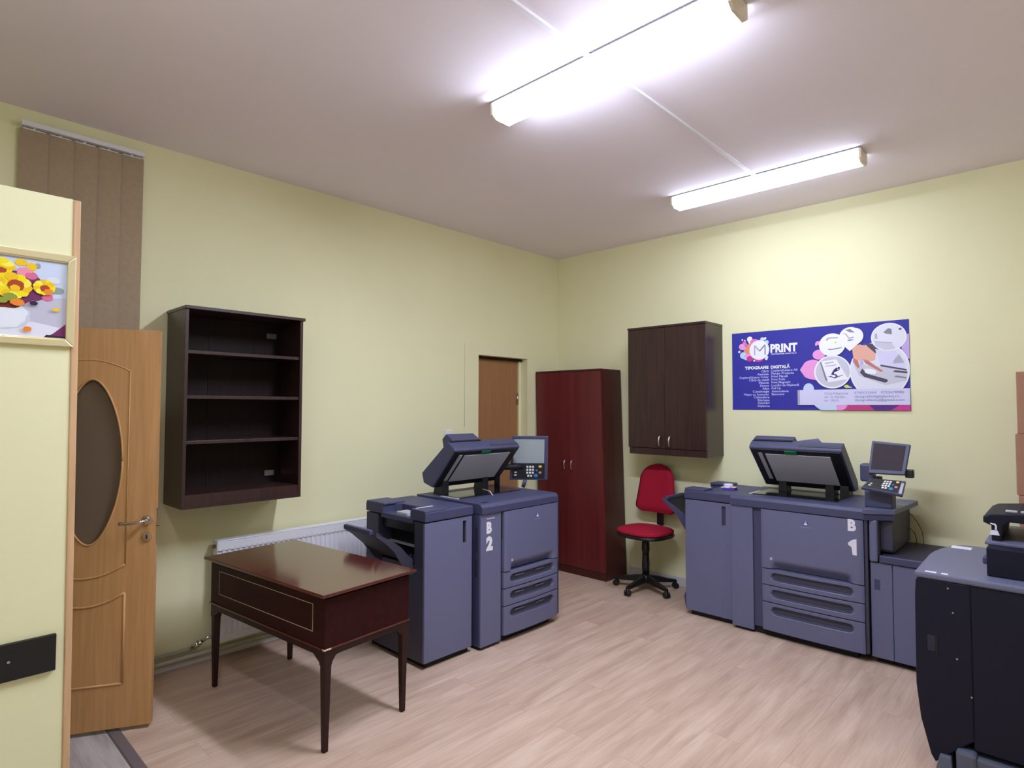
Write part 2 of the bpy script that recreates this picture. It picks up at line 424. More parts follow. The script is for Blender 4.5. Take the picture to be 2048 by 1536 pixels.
# open door with oval glass
def doorway():
    # local frame: +x along the leaf from the hinge, +y towards the back face, z up
    hx, hy = 0.326, -4.252
    ang = math.atan2(-3.752 - hy, 0.598 - hx)
    d = bpy.data.objects.new('door_1', None); col.objects.link(d)
    d.location = (hx, hy, 0); d.rotation_euler = (0, 0, ang)
    struct(d, 'open beech-coloured door with a frosted oval glass darkened for the shade behind it, left of the dark shelf unit', 'door')
    Wd, z0, z1, t = 0.568, 0.02, 1.862, 0.02
    cx, cz, rx, rz = 0.298, 1.243, 0.117, 0.372
    # leaf: two skins with oval hole, raised mouldings
    mb = MB()
    seg = 64
    def ring(r_add):
        out = []
        for k in range(seg):
            a = 2 * PI * k / seg
            # slightly pointed (almond) oval
            c, s_ = math.cos(a), math.sin(a)
            out.append((cx + (rx + r_add) * c * (1 - 0.16 * abs(s_) ** 2.2), cz + (rz + r_add) * s_))
        return out
    def outer():
        out = []
        for k in range(seg):
            a = 2 * PI * k / seg
            c, s_ = math.cos(a), math.sin(a)
            tx = ((Wd - cx) / c) if c > 1e-6 else ((-cx) / c if c < -1e-6 else 1e9)
            tz = ((z1 - cz) / s_) if s_ > 1e-6 else ((z0 - cz) / s_ if s_ < -1e-6 else 1e9)
            q = min(abs(tx), abs(tz)); out.append((cx + c * q, cz + s_ * q))
        return out
    oo = outer()
    # force the corners
    for corner in ((0, z0), (Wd, z0), (Wd, z1), (0, z1)):
        k = min(range(seg), key=lambda i: (oo[i][0] - corner[0]) ** 2 + (oo[i][1] - corner[1]) ** 2)
        oo[k] = corner
    ii = ring(0.012)
    for y, flip in ((-t, False), (t, True)):
        A = [mb.bm.verts.new((p[0], y, p[1])) for p in oo]
        B = [mb.bm.verts.new((p[0], y, p[1])) for p in ii]
        fs = [mb.bm.faces.new((A[k], A[(k + 1) % seg], B[(k + 1) % seg], B[k]) if not flip else (B[k], B[(k + 1) % seg], A[(k + 1) % seg], A[k])) for k in range(seg)]
        mb._fin(fs, M['door'])
    for pts in (oo, ii):
        A = [mb.bm.verts.new((p[0], -t, p[1])) for p in pts]
        B = [mb.bm.verts.new((p[0], t, p[1])) for p in pts]
        fs = [mb.bm.faces.new((A[k], A[(k + 1) % seg], B[(k + 1) % seg], B[k])) for k in range(seg)]
        mb._fin(fs, M['door'])
    leaf = mb.build('door_leaf', d, world=False)
    # mouldings: grooves as slender raised beads
    def arc_pts(x0, x1, za, bow, n=16):
        return [(x0 + (x1 - x0) * i / n, -t, za + bow * (1 - (2 * i / n - 1) ** 2)) for i in range(n + 1)]
    m2 = MB()
    xl, xr = 0.115, 0.448
    m2.tube(arc_pts(xl, xr, 1.665, 0.05), 0.003, M['door'], 8)
    m2.tube([(xr, -t, 1.665), (xr, -t, 0.76)], 0.003, M['door'], 8)
    m2.tube([(xl, -t, 1.665), (xl, -t, 0.76)], 0.003, M['door'], 8)
    m2.tube(arc_pts(xl, xr, 0.765, -0.055), 0.0045, M['door'], 8)
    m2.tube(arc_pts(xl, xr, 0.635, -0.055), 0.005, M['door'], 8)
    m2.tube([(xr, -t, 0.635), (xr, -t, 0.22)], 0.005, M['door'], 8)
    m2.tube([(xl, -t, 0.635), (xl, -t, 0.22)], 0.005, M['door'], 8)
    m2.tube([(xl, -t, 0.22), (xr, -t, 0.22)], 0.005, M['door'], 8)
    m2.build('moulding', d, world=False)
    # bead around the glass
    rg = ring(0.010)
    mb = MB().tube([(p[0], -t, p[1]) for p in rg] + [(rg[0][0], -t, rg[0][1])], 0.0045, M['door'], 8)
    mb.build('glazing_bead', d, world=False)
    gg = ring(0.014)
    mb = MB().prism(gg, 'y', -0.004, 0.004, M['doorglass'])
    mb.build('glass_pane', d, world=False)
    # lever handle, rose and key plate
    hx_ = Wd - 0.034; hz = 0.966
    mb = MB().cyl((hx_, -t, hz), (hx_, -t - 0.008, hz), 0.022, M['chrome'])
    mb.cyl((hx_, -t - 0.008, hz), (hx_, -t - 0.045, hz), 0.009, M['chrome'])
    mb.tube([(hx_, -t - 0.043, hz), (hx_ - 0.02, -t - 0.048, hz - 0.002), (hx_ - 0.06, -t - 0.048, hz - 0.008), (hx_ - 0.105, -t - 0.046, hz - 0.006)], [0.009, 0.008, 0.006, 0.008], M['chrome'], 12)
    mb.cyl((hx_, t, hz), (hx_, t + 0.045, hz), 0.009, M['chrome'])
    mb.tube([(hx_, t + 0.043, hz), (hx_ + 0.004, t + 0.05, hz - 0.002)], 0.009, M['chrome'])
    h = mb.build('door_handle', d, world=False); h['label'] = 'chrome lever handle'
    mb = MB().cyl((hx_, -t, hz - 0.078), (hx_, -t - 0.008, hz - 0.078), 0.021, M['chrome'])
    mb.box(hx_ - 0.003, hx_ + 0.003, -t - 0.0095, -t - 0.006, hz - 0.088, hz - 0.07, M['void'])
    mb.build('key_escutcheon', d, world=False)
    mb = MB().box(Wd - 0.0005, Wd + 0.002, -0.009, 0.009, hz - 0.12, hz + 0.05, M['steel'])
    mb.cyl((Wd, 0.0, hz - 0.03), (Wd + 0.012, 0.0, hz - 0.03), 0.006, M['brass'])
    mb.build('lock_plate', d, world=False)
doorway()
# hinge post of that door (behind the partition)
struct(MB().box(0.24, 0.31, -4.33, -4.262, 0, 1.95, M['trimwood'], 0.003).build('trim_3'))

# ------------------------------------------------------------------ vertical blind
t = thing('vertical_blind', 'brown vertical blind hanging on the left wall above the open door', 'blind', (0.03, -3.965, 0.9))
MB().box(0.004, 0.05, -4.237, -3.70, 2.893, 2.918, M['white'], 0.003).build('headrail', t)
edges = [-4.237, -4.131, -4.025, -3.92, -3.812, -3.705]
for i in range(5):
    y0, y1 = edges[i] - 0.004, edges[i + 1] + 0.006
    n = 6
    pts = []
    for k in range(n + 1):
        f = k / n
        pts.append((0.022 + 0.0092 * (f - 0.5) + 0.0012 * math.sin(PI * f), y0 + (y1 - y0) * f))
    poly = pts + [(p[0] - 0.0012, p[1]) for p in pts[::-1]]
    s = MB().prism(poly, 'z', 0.93, 2.884, M['slat'])
    so = s.build('slat', t)
    c = MB().box(0.019, 0.027, (y0 + y1) / 2 - 0.045, (y0 + y1) / 2 + 0.045, 2.882, 2.887, M['white'], 0.001)
    c.box(0.021, 0.025, (y0 + y1) / 2 - 0.004, (y0 + y1) / 2 + 0.004, 2.886, 2.8935, M['white'])
    c.build('slat_hanger', t)

# ------------------------------------------------------------------ framed picture on the partition
fx = px1 + 0.0005
t = thing('framed_picture', 'gold-framed flower painting hanging on the partition at the left edge', 'picture', (fx, -4.40, 1.717))
y0, y1, z0, z1 = -4.61, -4.189, 1.717, 2.054
w = 0.026
b = MB()
def frame_side(pts):
    b.prism(pts, 'x', fx, fx + 0.016, M['gold'])
b.prism([(y0, z0), (y1, z0), (y1 - w, z0 + w), (y0 + w, z0 + w)], 'x', fx, fx + 0.018, M['gold'], 0.003)
b.prism([(y0, z1), (y1, z1), (y1 - w, z1 - w), (y0 + w, z1 - w)], 'x', fx, fx + 0.018, M['gold'], 0.003)
b.prism([(y0, z0), (y0, z1), (y0 + w, z1 - w), (y0 + w, z0 + w)], 'x', fx, fx + 0.018, M['gold'], 0.003)
b.prism([(y1, z0), (y1, z1), (y1 - w, z1 - w), (y1 - w, z0 + w)], 'x', fx, fx + 0.018, M['gold'], 0.003)
# inner bead
for q in ((z0 + w - 0.004, z0 + w + 0.004), (z1 - w - 0.004, z1 - w + 0.004)):
    b.box(fx + 0.006, fx + 0.014, y0 + w, y1 - w, q[0], q[1], M['gold'], 0.002)
b.build('picture_frame', t)
b = MB()
cxp = fx + 0.006
b.box(fx, cxp, y0 + w, y1 - w, z0 + w, z1 - w, flat('paint_sky', (206, 214, 240)))
PM = {k: flat('paint_' + k, v) for k, v in dict(table=(196, 192, 214), cloth=(228, 226, 244), vase=(232, 234, 246), vshade=(206, 208, 228), yellow2=(255, 238, 90), yellow=(248, 226, 20), gold=(244, 196, 30), orange=(240, 140, 50), rust=(176, 70, 40), brown=(126, 52, 40), pink=(240, 150, 175), rose=(226, 110, 150), plum=(120, 50, 100), green=(150, 160, 60), leaf=(150, 160, 160), navy=(50, 40, 70), pale=(222, 226, 238)).items()}
lay = [0]
EY, EZ = (0, 1, 0), (0, 0, 1)
def pe(y, z, ry, rz, m, seg=44):
    lay[0] += 1
    if y - ry < y0 + w + 0.001: pass
    c = Vector((cxp + 0.00012 * lay[0], y, z))
    pts = []
    for k in range(seg):
        a = 2 * PI * k / seg
        rr = 1 + 0.035 * math.sin(5 * a + lay[0]) + 0.03 * math.sin(11 * a + 2 * lay[0])
        yy = min(max(y + ry * rr * math.cos(a), y0 + w), y1 - w); zz = min(max(z + rz * rr * math.sin(a), z0 + w), z1 - w)
        pts.append((c.x, yy, zz))
    b.poly(pts, m)
def pp(pts, m):
    lay[0] += 1
    b.poly([(cxp + 0.00012 * lay[0], min(max(p[0], y0 + w), y1 - w), min(max(p[1], z0 + w), z1 - w)) for p in pts], m)
pp([(-4.60, 1.90), (-4.60, 1.74), (-4.21, 1.74), (-4.21, 1.895), (-4.29, 1.885)], PM['table'])
pp([(-4.60, 1.80), (-4.60, 1.74), (-4.27, 1.745), (-4.23, 1.785), (-4.31, 1.80), (-4.40, 1.79)], PM['cloth'])
pp([(-4.25, 1.763), (-4.213, 1.80), (-4.213, 1.752), (-4.27, 1.75)], PM['plum'])
pp([(-4.27, 1.757), (-4.213, 1.754), (-4.213, 1.744), (-4.28, 1.744)], PM['navy'])
pe(-4.40, 1.815, 0.085, 0.05, PM['vshade']); pe(-4.405, 1.82, 0.08, 0.05, PM['vase'])
pe(-4.40, 1.90, 0.09, 0.06, PM['brown']); pe(-4.34, 1.925, 0.06, 0.055, PM['plum'])
for (yy, zz, ry, rz, k) in ((-4.30, 2.001, .008, .01, 'leaf'), (-4.255, 1.955, .02, .012, 'pale'), (-4.24, 1.92, .018, .012, 'leaf'), (-4.347, 2.006, .018, .012, 'gold'), (-4.317, 1.995, .014, .014, 'gold'),
        (-4.337, 1.972, .022, .018, 'pink'), (-4.318, 1.962, .018, .012, 'rose'), (-4.303, 1.894, .022, .018, 'plum'), (-4.270, 1.891, .016, .012, 'rose'),
        (-4.42, 1.985, .055, .03, 'yellow'), (-4.415, 1.970, .03, .012, 'rust'), (-4.44, 1.93, .05, .04, 'gold'), (-4.371, 1.92, .054, .043, 'yellow'), (-4.360, 1.922, .023, .02, 'rust'), (-4.362, 1.912, .014, .012, 'gold'), (-4.375, 1.880, .02, .014, 'green'),
        (-4.281, 1.926, .031, .026, 'gold'), (-4.279, 1.922, .014, .012, 'rust'), (-4.268, 1.912, .014, .010, 'orange'), (-4.355, 1.863, .02, .012, 'orange'), (-4.246, 1.85, .011, .006, 'gold'), (-4.325, 1.772, .012, .009, 'orange'), (-4.40, 1.866, .02, .01, 'green'), (-4.31, 1.865, .012, .008, 'navy')):
    pe(yy, zz, ry, rz, PM[k])
    if k in ('yellow', 'gold') and ry > 0.025:      # petals of the big blooms
        for q in range(11):
            a = 2 * PI * q / 11 + ry * 40
            pe(yy + ry * 0.72 * math.cos(a), zz + rz * 0.72 * math.sin(a), ry * 0.34, rz * 0.36, PM[('yellow', 'gold', 'yellow2')[q % 3]])
b.build('canvas', t)

t = thing('cover_plate', 'black rectangular cover plate low on the partition at the left edge', 'plate', (px1, -4.34, 0.56))
MB().box(px1 + 0.0005, px1 + 0.018, -4.60, -4.214, 0.556, 0.684, M['plateblack'], 0.003).build('plate', t)
MB().cyl((px1 + 0.017, -4.346, 0.623), (px1 + 0.021, -4.346, 0.623), 0.0045, M['steel']).build('screw', t)

# ------------------------------------------------------------------ open shelf unit on the left wall
t = thing('shelf_unit', 'dark wall-hung shelf unit with open shelves beside the open door', 'shelf', (0.15, -3.21, 0.94))
ya, yb, za, zb, dp, th = -3.552, -2.875, 0.945, 2.05, 0.30, 0.018
MB().box(0.002, dp, ya, ya + th, za, zb - th, M['wenge'], 0.001).build('side_panel', t)
MB().box(0.002, dp, yb - th, yb, za, zb - th, M['wenge'], 0.001).build('side_panel', t)
MB().box(0.002, dp + 0.012, ya - 0.004, yb + 0.010, zb - th, zb, M['wenge'], 0.002).build('top_panel', t)
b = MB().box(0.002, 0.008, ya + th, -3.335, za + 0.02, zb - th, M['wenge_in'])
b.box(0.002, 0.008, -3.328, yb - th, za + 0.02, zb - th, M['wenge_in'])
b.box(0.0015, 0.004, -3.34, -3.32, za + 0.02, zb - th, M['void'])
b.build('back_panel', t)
for z in (1.808, 1.560, 1.312):
    MB().box(0.008, dp - 0.012, ya + th, yb - th, z - 0.018, z, M['wenge'], 0.001).build('shelf', t)
b = MB().box(0.008, dp, ya + th, yb - th, za, za + 0.016, M['wenge'])
b.box(0.008, dp - 0.004, ya + th, yb - th, za + 0.016, za + 0.075, M['wenge'])
b.build('bottom_panel', t)
for z in (1.955, 1.075):
    o = MB().box(0.0085, 0.020, yb - th - 0.085, yb - th - 0.02, z - 0.018, z + 0.018, mat('clear_plastic', (150, 140, 144), 0.25, trans=0.3), 0.006).build('hinge_plate', t)
    o['label'] = 'small clear plastic hinge plate'

# ------------------------------------------------------------------ wall cabinet on the back wall
t = thing('wall_cabinet', 'dark brown two-door wall cabinet above the red chair', 'cabinet', (1.365, -0.15, 1.11))
ya, yb = -0.302, -0.002
xa, xb, za, zb = 1.018, 1.718, 1.112, 2.172
b = MB().box(xa, xa + 0.018, ya + 0.019, yb, za, zb - 0.018, M['wenge'], 0.001)
b.box(xb - 0.018, xb, ya + 0.019, yb, za, zb - 0.018, M['wenge'], 0.001)
b.box(xa + 0.018, xb - 0.018, ya + 0.019, yb, za, za + 0.018, M['wenge'])
b.box(xa + 0.018, xb - 0.018, yb - 0.006, yb, za + 0.018, zb - 0.018, M['wenge'])
b.box(xa + 0.012, xb, ya + 0.004, ya + 0.019, za, za + 0.052, M['wenge'], 0.001)
b.build('cabinet_body', t)
MB().box(xa - 0.003, xb + 0.002, ya - 0.004, yb, zb - 0.018, zb, M['wenge'], 0.002).build('top_panel', t)
xm = 1.362
for x0, x1, hx in ((xa + 0.001, xm - 0.0015, xm - 0.045), (xm + 0.0015, xb - 0.001, xm + 0.045)):
    dd = MB().box(x0, x1, ya, ya + 0.0185, za + 0.056, zb - 0.02, M['wenge'], 0.0015).build('door', t)
    h = MB().tube([(hx, ya + 0.002, 1.180), (hx, ya - 0.016, 1.192), (hx, ya - 0.024, 1.225), (hx, ya - 0.016, 1.258), (hx, ya + 0.002, 1.270)], [0.008, 0.009, 0.0075, 0.009, 0.008], M['steel'], 12)
    ho = h.build('handle', t); ho.parent = dd; ho['label'] = 'silver bow handle'

# ------------------------------------------------------------------ red wardrobe in the corner
t = thing('wardrobe', 'tall red-brown two-door wardrobe standing in the corner', 'wardrobe', (0.42, -0.17, 0))
xa, xb, ya, yb, zb = 0.058, 0.812, -0.342, -0.018, 1.842
SH = Matrix(((1, 0, -0.030, 0), (0, 1, 0, 0), (0, 0, 1, 0), (0, 0, 0, 1)))
b = MB().box(xa, xa + 0.018, ya + 0.019, yb, 0, zb - 0.018, M['cherry_side'], 0.001)
b.box(xb - 0.018, xb, ya + 0.019, yb, 0, zb - 0.018, M['cherry_side'], 0.001)
b.box(xa + 0.018, xb - 0.018, yb - 0.006, yb, 0.05, zb - 0.018, M['cherry_side'])
b.box(xa + 0.018, xb - 0.018, ya + 0.019, yb, 0.05, 0.068, M['cherry_side'])
b.xform(SH).build('wardrobe_body', t)
MB().box(xa, xb, ya + 0.004, yb, zb - 0.018, zb, M['cherry_side'], 0.002).xform(SH).build('top_panel', t)
MB().box(xa + 0.001, xb - 0.001, ya + 0.004, ya + 0.019, 0.0, 0.062, M['cherry_side']).xform(SH).build('plinth', t)
xm = (xa + xb) / 2 + 0.004
for x0, x1, hx in ((xa + 0.001, xm - 0.0015, xm - 0.04), (xm + 0.0015, xb - 0.001, xm + 0.04)):
    dd = MB().box(x0, x1, ya, ya + 0.0185, 0.066, zb - 0.02, M['cherry'], 0.002).xform(SH).build('door', t)
    h = MB().tube([(hx, ya + 0.002, 0.93), (hx, ya - 0.016, 0.94), (hx, ya - 0.024, 0.975), (hx, ya - 0.016, 1.01), (hx, ya + 0.002, 1.02)], [0.006, 0.006, 0.0045, 0.006, 0.006], M['steel'], 10).xform(SH)
    ho = h.build('handle', t); ho.parent = dd; ho['label'] = 'silver bow handle'

# ------------------------------------------------------------------ radiator and pipes
t = thing('radiator', 'white panel radiator on the left wall behind the desk and copier', 'radiator', (0.075, -2.6, 0.11))
ry0, ry1 = -3.285, -1.75
b = MB()
pts = []
n = int((ry1 - ry0 - 0.04) / 0.0333)
yy = ry0 + 0.02
prof = [(0.092, ry0)]
for k in range(n):
    prof += [(0.092, yy + 0.004), (0.1, yy + 0.010), (0.1, yy + 0.024), (0.092, yy + 0.030)]
    yy += 0.0333
prof += [(0.092, ry1)]
poly = prof + [(0.088, ry1), (0.088, ry0)]
b.prism(poly, 'z', 0.15, 0.645, M['white'])
b.box(0.086, 0.102, ry0, ry1, 0.645, 0.70, M['white'], 0.004)
b.box(0.086, 0.102, ry0, ry1, 0.11, 0.15, M['white'], 0.004)
b.build('front_panel', t)
k = 0
b = MB()
yy = ry0 + 0.02
for k in range(n):
    b.box(0.1015, 0.1024, yy + 0.005, yy + 0.022, 0.651, 0.656, M['base']); yy += 0.0333
b.build('slot_row', t)
MB().box(0.046, 0.0875, ry0 + 0.003, ry1 - 0.003, 0.12, 0.70, M['base'], 0.003).build('rear_panel', t)
MB().box(0.044, 0.103, ry0, ry1, 0.699, 0.709, M['white'], 0.003).build('top_grille', t)
MB().box(0.042, 0.103, ry0 - 0.004, ry0 + 0.0, 0.13, 0.707, M['white'], 0.002).build('end_panel', t)
MB().cyl((0.07, ry0 - 0.018, 0.672), (0.07, ry0 - 0.003, 0.672), 0.011, M['brass']).build('bleed_plug', t)
t = thing('heating_pipe', 'upper heating pipe along the left wall at skirting height with chrome valve', 'pipe', (0.03, -3.5, 0.08), group='heating pipes')
b = MB().cyl((0.03, YF + 0.002, 0.094), (0.03, -3.40, 0.094), 0.012, M['pipe'])
b.build('pipe', t)
b = MB().tube([(0.03, -3.41, 0.094), (0.034, -3.385, 0.1), (0.045, -3.365, 0.115), (0.06, -3.345, 0.135)], 0.012, M['chrome'])
b.cyl((0.034, -3.385, 0.1), (0.052, -3.36, 0.128), 0.018, M['chrome'])
b.tube([(0.06, -3.345, 0.135), (0.068, -3.32, 0.15), (0.07, -3.30, 0.15), (0.07, -3.288, 0.15)], 0.01, M['chrome'])
v = b.build('valve', t); v['label'] = 'chrome radiator valve'
o = MB().cyl((0.03, YF + 0.002, 0.055), (0.03, -1.2, 0.055), 0.012, M['pipe']).build('heating_pipe')
tag(o, 'lower heating pipe along the left wall, just above the floor', 'pipe', 'heating pipes')

# socket and thin wire on the left wall
t = thing('light_switch', 'small white square switch on the left wall behind the copier lid', 'switch', (0.0, -1.437, 1.228))
MB().box(0.0005, 0.012, -1.475, -1.40, 1.228, 1.308, M['white'], 0.004).build('plate', t)
MB().box(0.012, 0.016, -1.455, -1.42, 1.25, 1.286, M['white'], 0.002).build('rocker', t)
o = MB().tube([(0.003, -1.255, 2.05), (0.003, -1.256, 1.7), (0.003, -1.254, 1.33)], 0.0016, M['base'], 6).build('wall_wire')
tag(o, 'thin pale wire running down the left wall beside the far door', 'wire')
# ------------------------------------------------------------------ ceiling lamps and trunking
def lamp(x0, x1, y0, y1, label, glow, edge_glow):
    t = thing('ceiling_lamp', label, 'lamp', ((x0 + x1) / 2, (y0 + y1) / 2, H - 0.085), group='fluorescent ceiling lamps')
    MB().box(x0 + 0.004, x1 - 0.004, y0 - 0.003, y1 + 0.003, H - 0.0085, H - 0.0005, M['seam'], 0.001).build('housing', t)
    MB().box(x0 + 0.012, x1 - 0.012, y0 + 0.004, y1 - 0.004, H - 0.0185, H - 0.009, M['lampbody']).build('gear_tray', t)
    pr = [(y0, H - 0.012), (y0 + 0.004, H - 0.062), (y0 + 0.03, H - 0.08), (y1 - 0.03, H - 0.08), (y1 - 0.004, H - 0.062), (y1, H - 0.012)]
    b = MB().prism(pr, 'x', x0 + 0.014, x1 - 0.014, glow)
    k = b.mi(edge_glow)
    for f in b.bm.faces:
        if abs(f.normal.y) > 0.9: f.material_index = k
    b.build('diffuser', t)
    pc = [(y0 - 0.002, H - 0.009), (y0 + 0.001, H - 0.064), (y0 + 0.028, H - 0.083), (y1 - 0.028, H - 0.083), (y1 - 0.001, H - 0.064), (y1 + 0.002, H - 0.009)]
    for a, c in ((x0, x0 + 0.0135), (x1 - 0.0135, x1)):
        MB().prism(pc, 'x', a, c, M['lampcap'], 0.002).build('end_cap', t)
lamp(1.745, 2.95, -2.662, -2.515, 'large fluorescent ceiling lamp nearest the camera, cut by the top edge', M['diffuser'], M['diffuser_side'])
lamp(1.742, 2.935, -0.878, -0.735, 'fluorescent ceiling lamp farther back, near the wall with the banner', M['diffuser_dim'], M['diffuser_dim_side'])
lamp(1.748, 2.945, -4.447, -4.30, 'fluorescent fill lamp added above the camera, unseen beyond the top edge', M['diffuser_dim'], M['diffuser_dim_side'])  # added fill lamp, never in view, to brighten the left side
for y0, y1, lab in ((-4.298, -2.664, 'white cable trunking on the ceiling running to the nearest lamp'), (-2.513, -0.880, 'white cable trunking on the ceiling between the two lamps')):
    tag(MB().box(2.320, 2.342, y0, y1, H - 0.014, H - 0.0005, M['trunking'], 0.002).build('cable_trunking'), lab, 'trunking', 'ceiling trunking')

# ------------------------------------------------------------------ desk
t = thing('desk', 'dark mahogany desk with tapered legs in front of the radiator', 'desk', (0.868, -3.128, 0), math.radians(5.6))
b = MB()
L2, W2 = 0.541, 0.272
b.prism([(-L2 + 0.004, -0.0), (-L2, 0.006), (-L2 + 0.018, 0.026), (L2 - 0.018, 0.026), (L2, 0.006), (L2 - 0.004, 0.0)][::-1], 'y', -W2, W2, M['desk'])
b.bm.verts.ensure_lookup_table()
for v in b.bm.verts:
    v.co.z = 0.690 - 0.026 + v.co.z
# flat top with a thin bevelled rim
b.bm.free()
b = MB().box(-L2, L2, -W2, W2, 0.676, 0.690, M['desk'], 0.004)
b.hexa([(-L2 + 0.035, -W2 + 0.03, 0.660), (L2 - 0.035, -W2 + 0.03, 0.660), (L2 - 0.035, W2 - 0.03, 0.660), (-L2 + 0.035, W2 - 0.03, 0.660),
        (-L2 + 0.004, -W2 + 0.004, 0.677), (L2 - 0.004, -W2 + 0.004, 0.677), (L2 - 0.004, W2 - 0.004, 0.677), (-L2 + 0.004, W2 - 0.004, 0.677)], M['desk'])
b.build('desktop', t, world=False)
bl, bw = 0.515, 0.243
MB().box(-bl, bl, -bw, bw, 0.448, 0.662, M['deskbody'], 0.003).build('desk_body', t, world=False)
# inlay line on the long front
b = MB()
for (x0, x1, z0, z1) in ((-0.425, 0.425, 0.625, 0.6275), (-0.425, 0.425, 0.506, 0.5085), (-0.425, -0.4225, 0.506, 0.6275), (0.4225, 0.425, 0.506, 0.6275)):
    b.box(x0, x1, -bw - 0.0008, -bw + 0.001, z0, z1, M['inlay'])
b.build('inlay_line', t, world=False)
MB().box(-bl - 0.005, bl + 0.005, -bw - 0.005, bw + 0.005, 0.442, 0.450, M['desk'], 0.002).build('edge_moulding', t, world=False)
b = MB().box(bl - 0.010, bl + 0.0062, -bw - 0.0062, -bw + 0.03, 0.4425, 0.4495, M['chip'], 0.001)
b.build('worn_corner', t, world=False)
def apron(x0, x1, y0, y1, along):
    # lower rail with rounded brackets into the legs
    b = MB()
    n = 20; pts = []
    L = (x1 - x0) if along == 'x' else (y1 - y0)
    for k in range(n + 1):
        f = k / n * L
        e = min(f, L - f)
        z = 0.412 - (0.03 * (1 - e / 0.03) ** 2 if e < 0.03 else 0)
        pts.append((f, z))
    prof = pts + [(L, 0.443), (0, 0.443)]
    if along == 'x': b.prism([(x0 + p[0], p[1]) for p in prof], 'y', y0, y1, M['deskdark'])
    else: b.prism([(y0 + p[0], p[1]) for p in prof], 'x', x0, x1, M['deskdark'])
    b.build('apron', t, world=False)
apron(-bl + 0.04, bl - 0.04, -bw + 0.002, -bw + 0.022, 'x')
apron(-bl + 0.04, bl - 0.04, bw - 0.022, bw - 0.002, 'x')
apron(-bl + 0.002, -bl + 0.022, -bw + 0.04, bw - 0.04, 'y')
apron(bl - 0.022, bl - 0.002, -bw + 0.04, bw - 0.04, 'y')
for sx in (-1, 1):
    for sy in (-1, 1):
        cx, cy = sx * (bl - 0.021), sy * (bw - 0.021)
        def sq(h, ox=0, oy=0, z=0): return [(cx + ox - h, cy + oy - h, z), (cx + ox + h, cy + oy - h, z), (cx + ox + h, cy + oy + h, z), (cx + ox - h, cy + oy + h, z)]
        b = MB()
        b.hexa(sq(0.0185, 0, 0, 0.38), M['deskdark'], 0) if False else None
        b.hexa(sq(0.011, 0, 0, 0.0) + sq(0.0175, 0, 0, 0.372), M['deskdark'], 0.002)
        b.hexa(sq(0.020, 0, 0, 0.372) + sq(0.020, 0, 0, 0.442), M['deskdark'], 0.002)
        b.build('leg', t, world=False)

# ------------------------------------------------------------------ office chair
FA = math.radians(266)
t = thing('office_chair', 'red office chair with black star base under the wall cabinet', 'chair', (1.168, -0.285, 0), FA)
# local: +x is the facing direction
b = MB()
def rounded(cx, cy, rx, ry, pw, n=40):
    out = []
    for k in range(n):
        a = 2 * PI * k / n
        c, s_ = math.cos(a), math.sin(a)
        out.append((cx + rx * math.copysign(abs(c) ** pw, c), cy + ry * math.copysign(abs(s_) ** pw, s_)))
    return out
def cushion(b, outline, z0, z1, m, dome=0.012, rim=0.02):
    rings = []
    cx = sum(p[0] for p in outline) / len(outline); cy = sum(p[1] for p in outline) / len(outline)
    for f, z in ((1.0 - rim, z0), (1.0, z0 + (z1 - z0) * 0.3), (1.0, z0 + (z1 - z0) * 0.65), (0.95, z1 - 0.003), (0.8, z1 + dome * 0.4), (0.5, z1 + dome * 0.85), (0.2, z1 + dome)):
        rings.append([b.bm.verts.new((cx + (p[0] - cx) * f, cy + (p[1] - cy) * f, z)) for p in outline])
    fs = []
    n = len(outline)
    for a, c in zip(rings, rings[1:]):
        fs += [b.bm.faces.new((a[k], a[(k + 1) % n], c[(k + 1) % n], c[k])) for k in range(n)]
    fs += [b.bm.faces.new(rings[-1]), b.bm.faces.new(rings[0][::-1])]
    bmesh.ops.recalc_face_normals(b.bm, faces=fs)
    b._fin(fs, m, True)
seat_out = rounded(0.005, 0, 0.205, 0.215, 0.72)
cushion(b, seat_out, 0.470, 0.503, M['fabric'])
seat = b.build('seat', t, world=False)
b = MB(); cushion(b, rounded(0.005, 0, 0.207, 0.218, 0.72), 0.442, 0.471, M['chairblack'], 0.0)
b.build('seat_shell', t, world=False)
# backrest: trapezoid with round top, slightly curved
b = MB()
n = 22; rows = []
bx, bz0, bz1 = -0.168, 0.610, 1.020
def half_width(f):
    w = 0.205 - 0.055 * f
    if f > 0.62:
        g = (f - 0.62) / 0.38; w = (0.205 - 0.055 * 0.62) * math.sqrt(max(0.0, 1 - (g ** 2.2) * 0.985))
    if f < 0.14:
        g = 1 - f / 0.14; w = w * (1 - 0.30 * g ** 2.4)
    return w
def bpos(f, s_, side):
    hw = half_width(f)
    y = hw * s_
    curve = 0.035 * s_ * s_ * (hw / 0.2) ** 2
    th = (0.026 if side > 0 else -0.018) * (1 - abs(s_) ** 6) * min(1, 8 * min(f + 0.02, 1.02 - f))
    x = bx - 0.035 * f + curve + th
    return (x, y, bz0 + (bz1 - bz0) * f)
m_ = 16
for side, mt in ((1, M['fabric']), (-1, M['chairblack'])):
    g = [[b.bm.verts.new(bpos(i / n, -1 + 2 * j / m_, side)) for j in range(m_ + 1)] for i in range(n + 1)]
    fs = [b.bm.faces.new((g[i][j], g[i][j + 1], g[i + 1][j + 1], g[i + 1][j])) for i in range(n) for j in range(m_)]
    b._fin(fs, mt, True)
    if side < 0: bmesh.ops.reverse_faces(b.bm, faces=fs)
bmesh.ops.remove_doubles(b.bm, verts=b.bm.verts, dist=0.0008)
bmesh.ops.recalc_face_normals(b.bm, faces=b.bm.faces)
b.build('backrest', t, world=False)
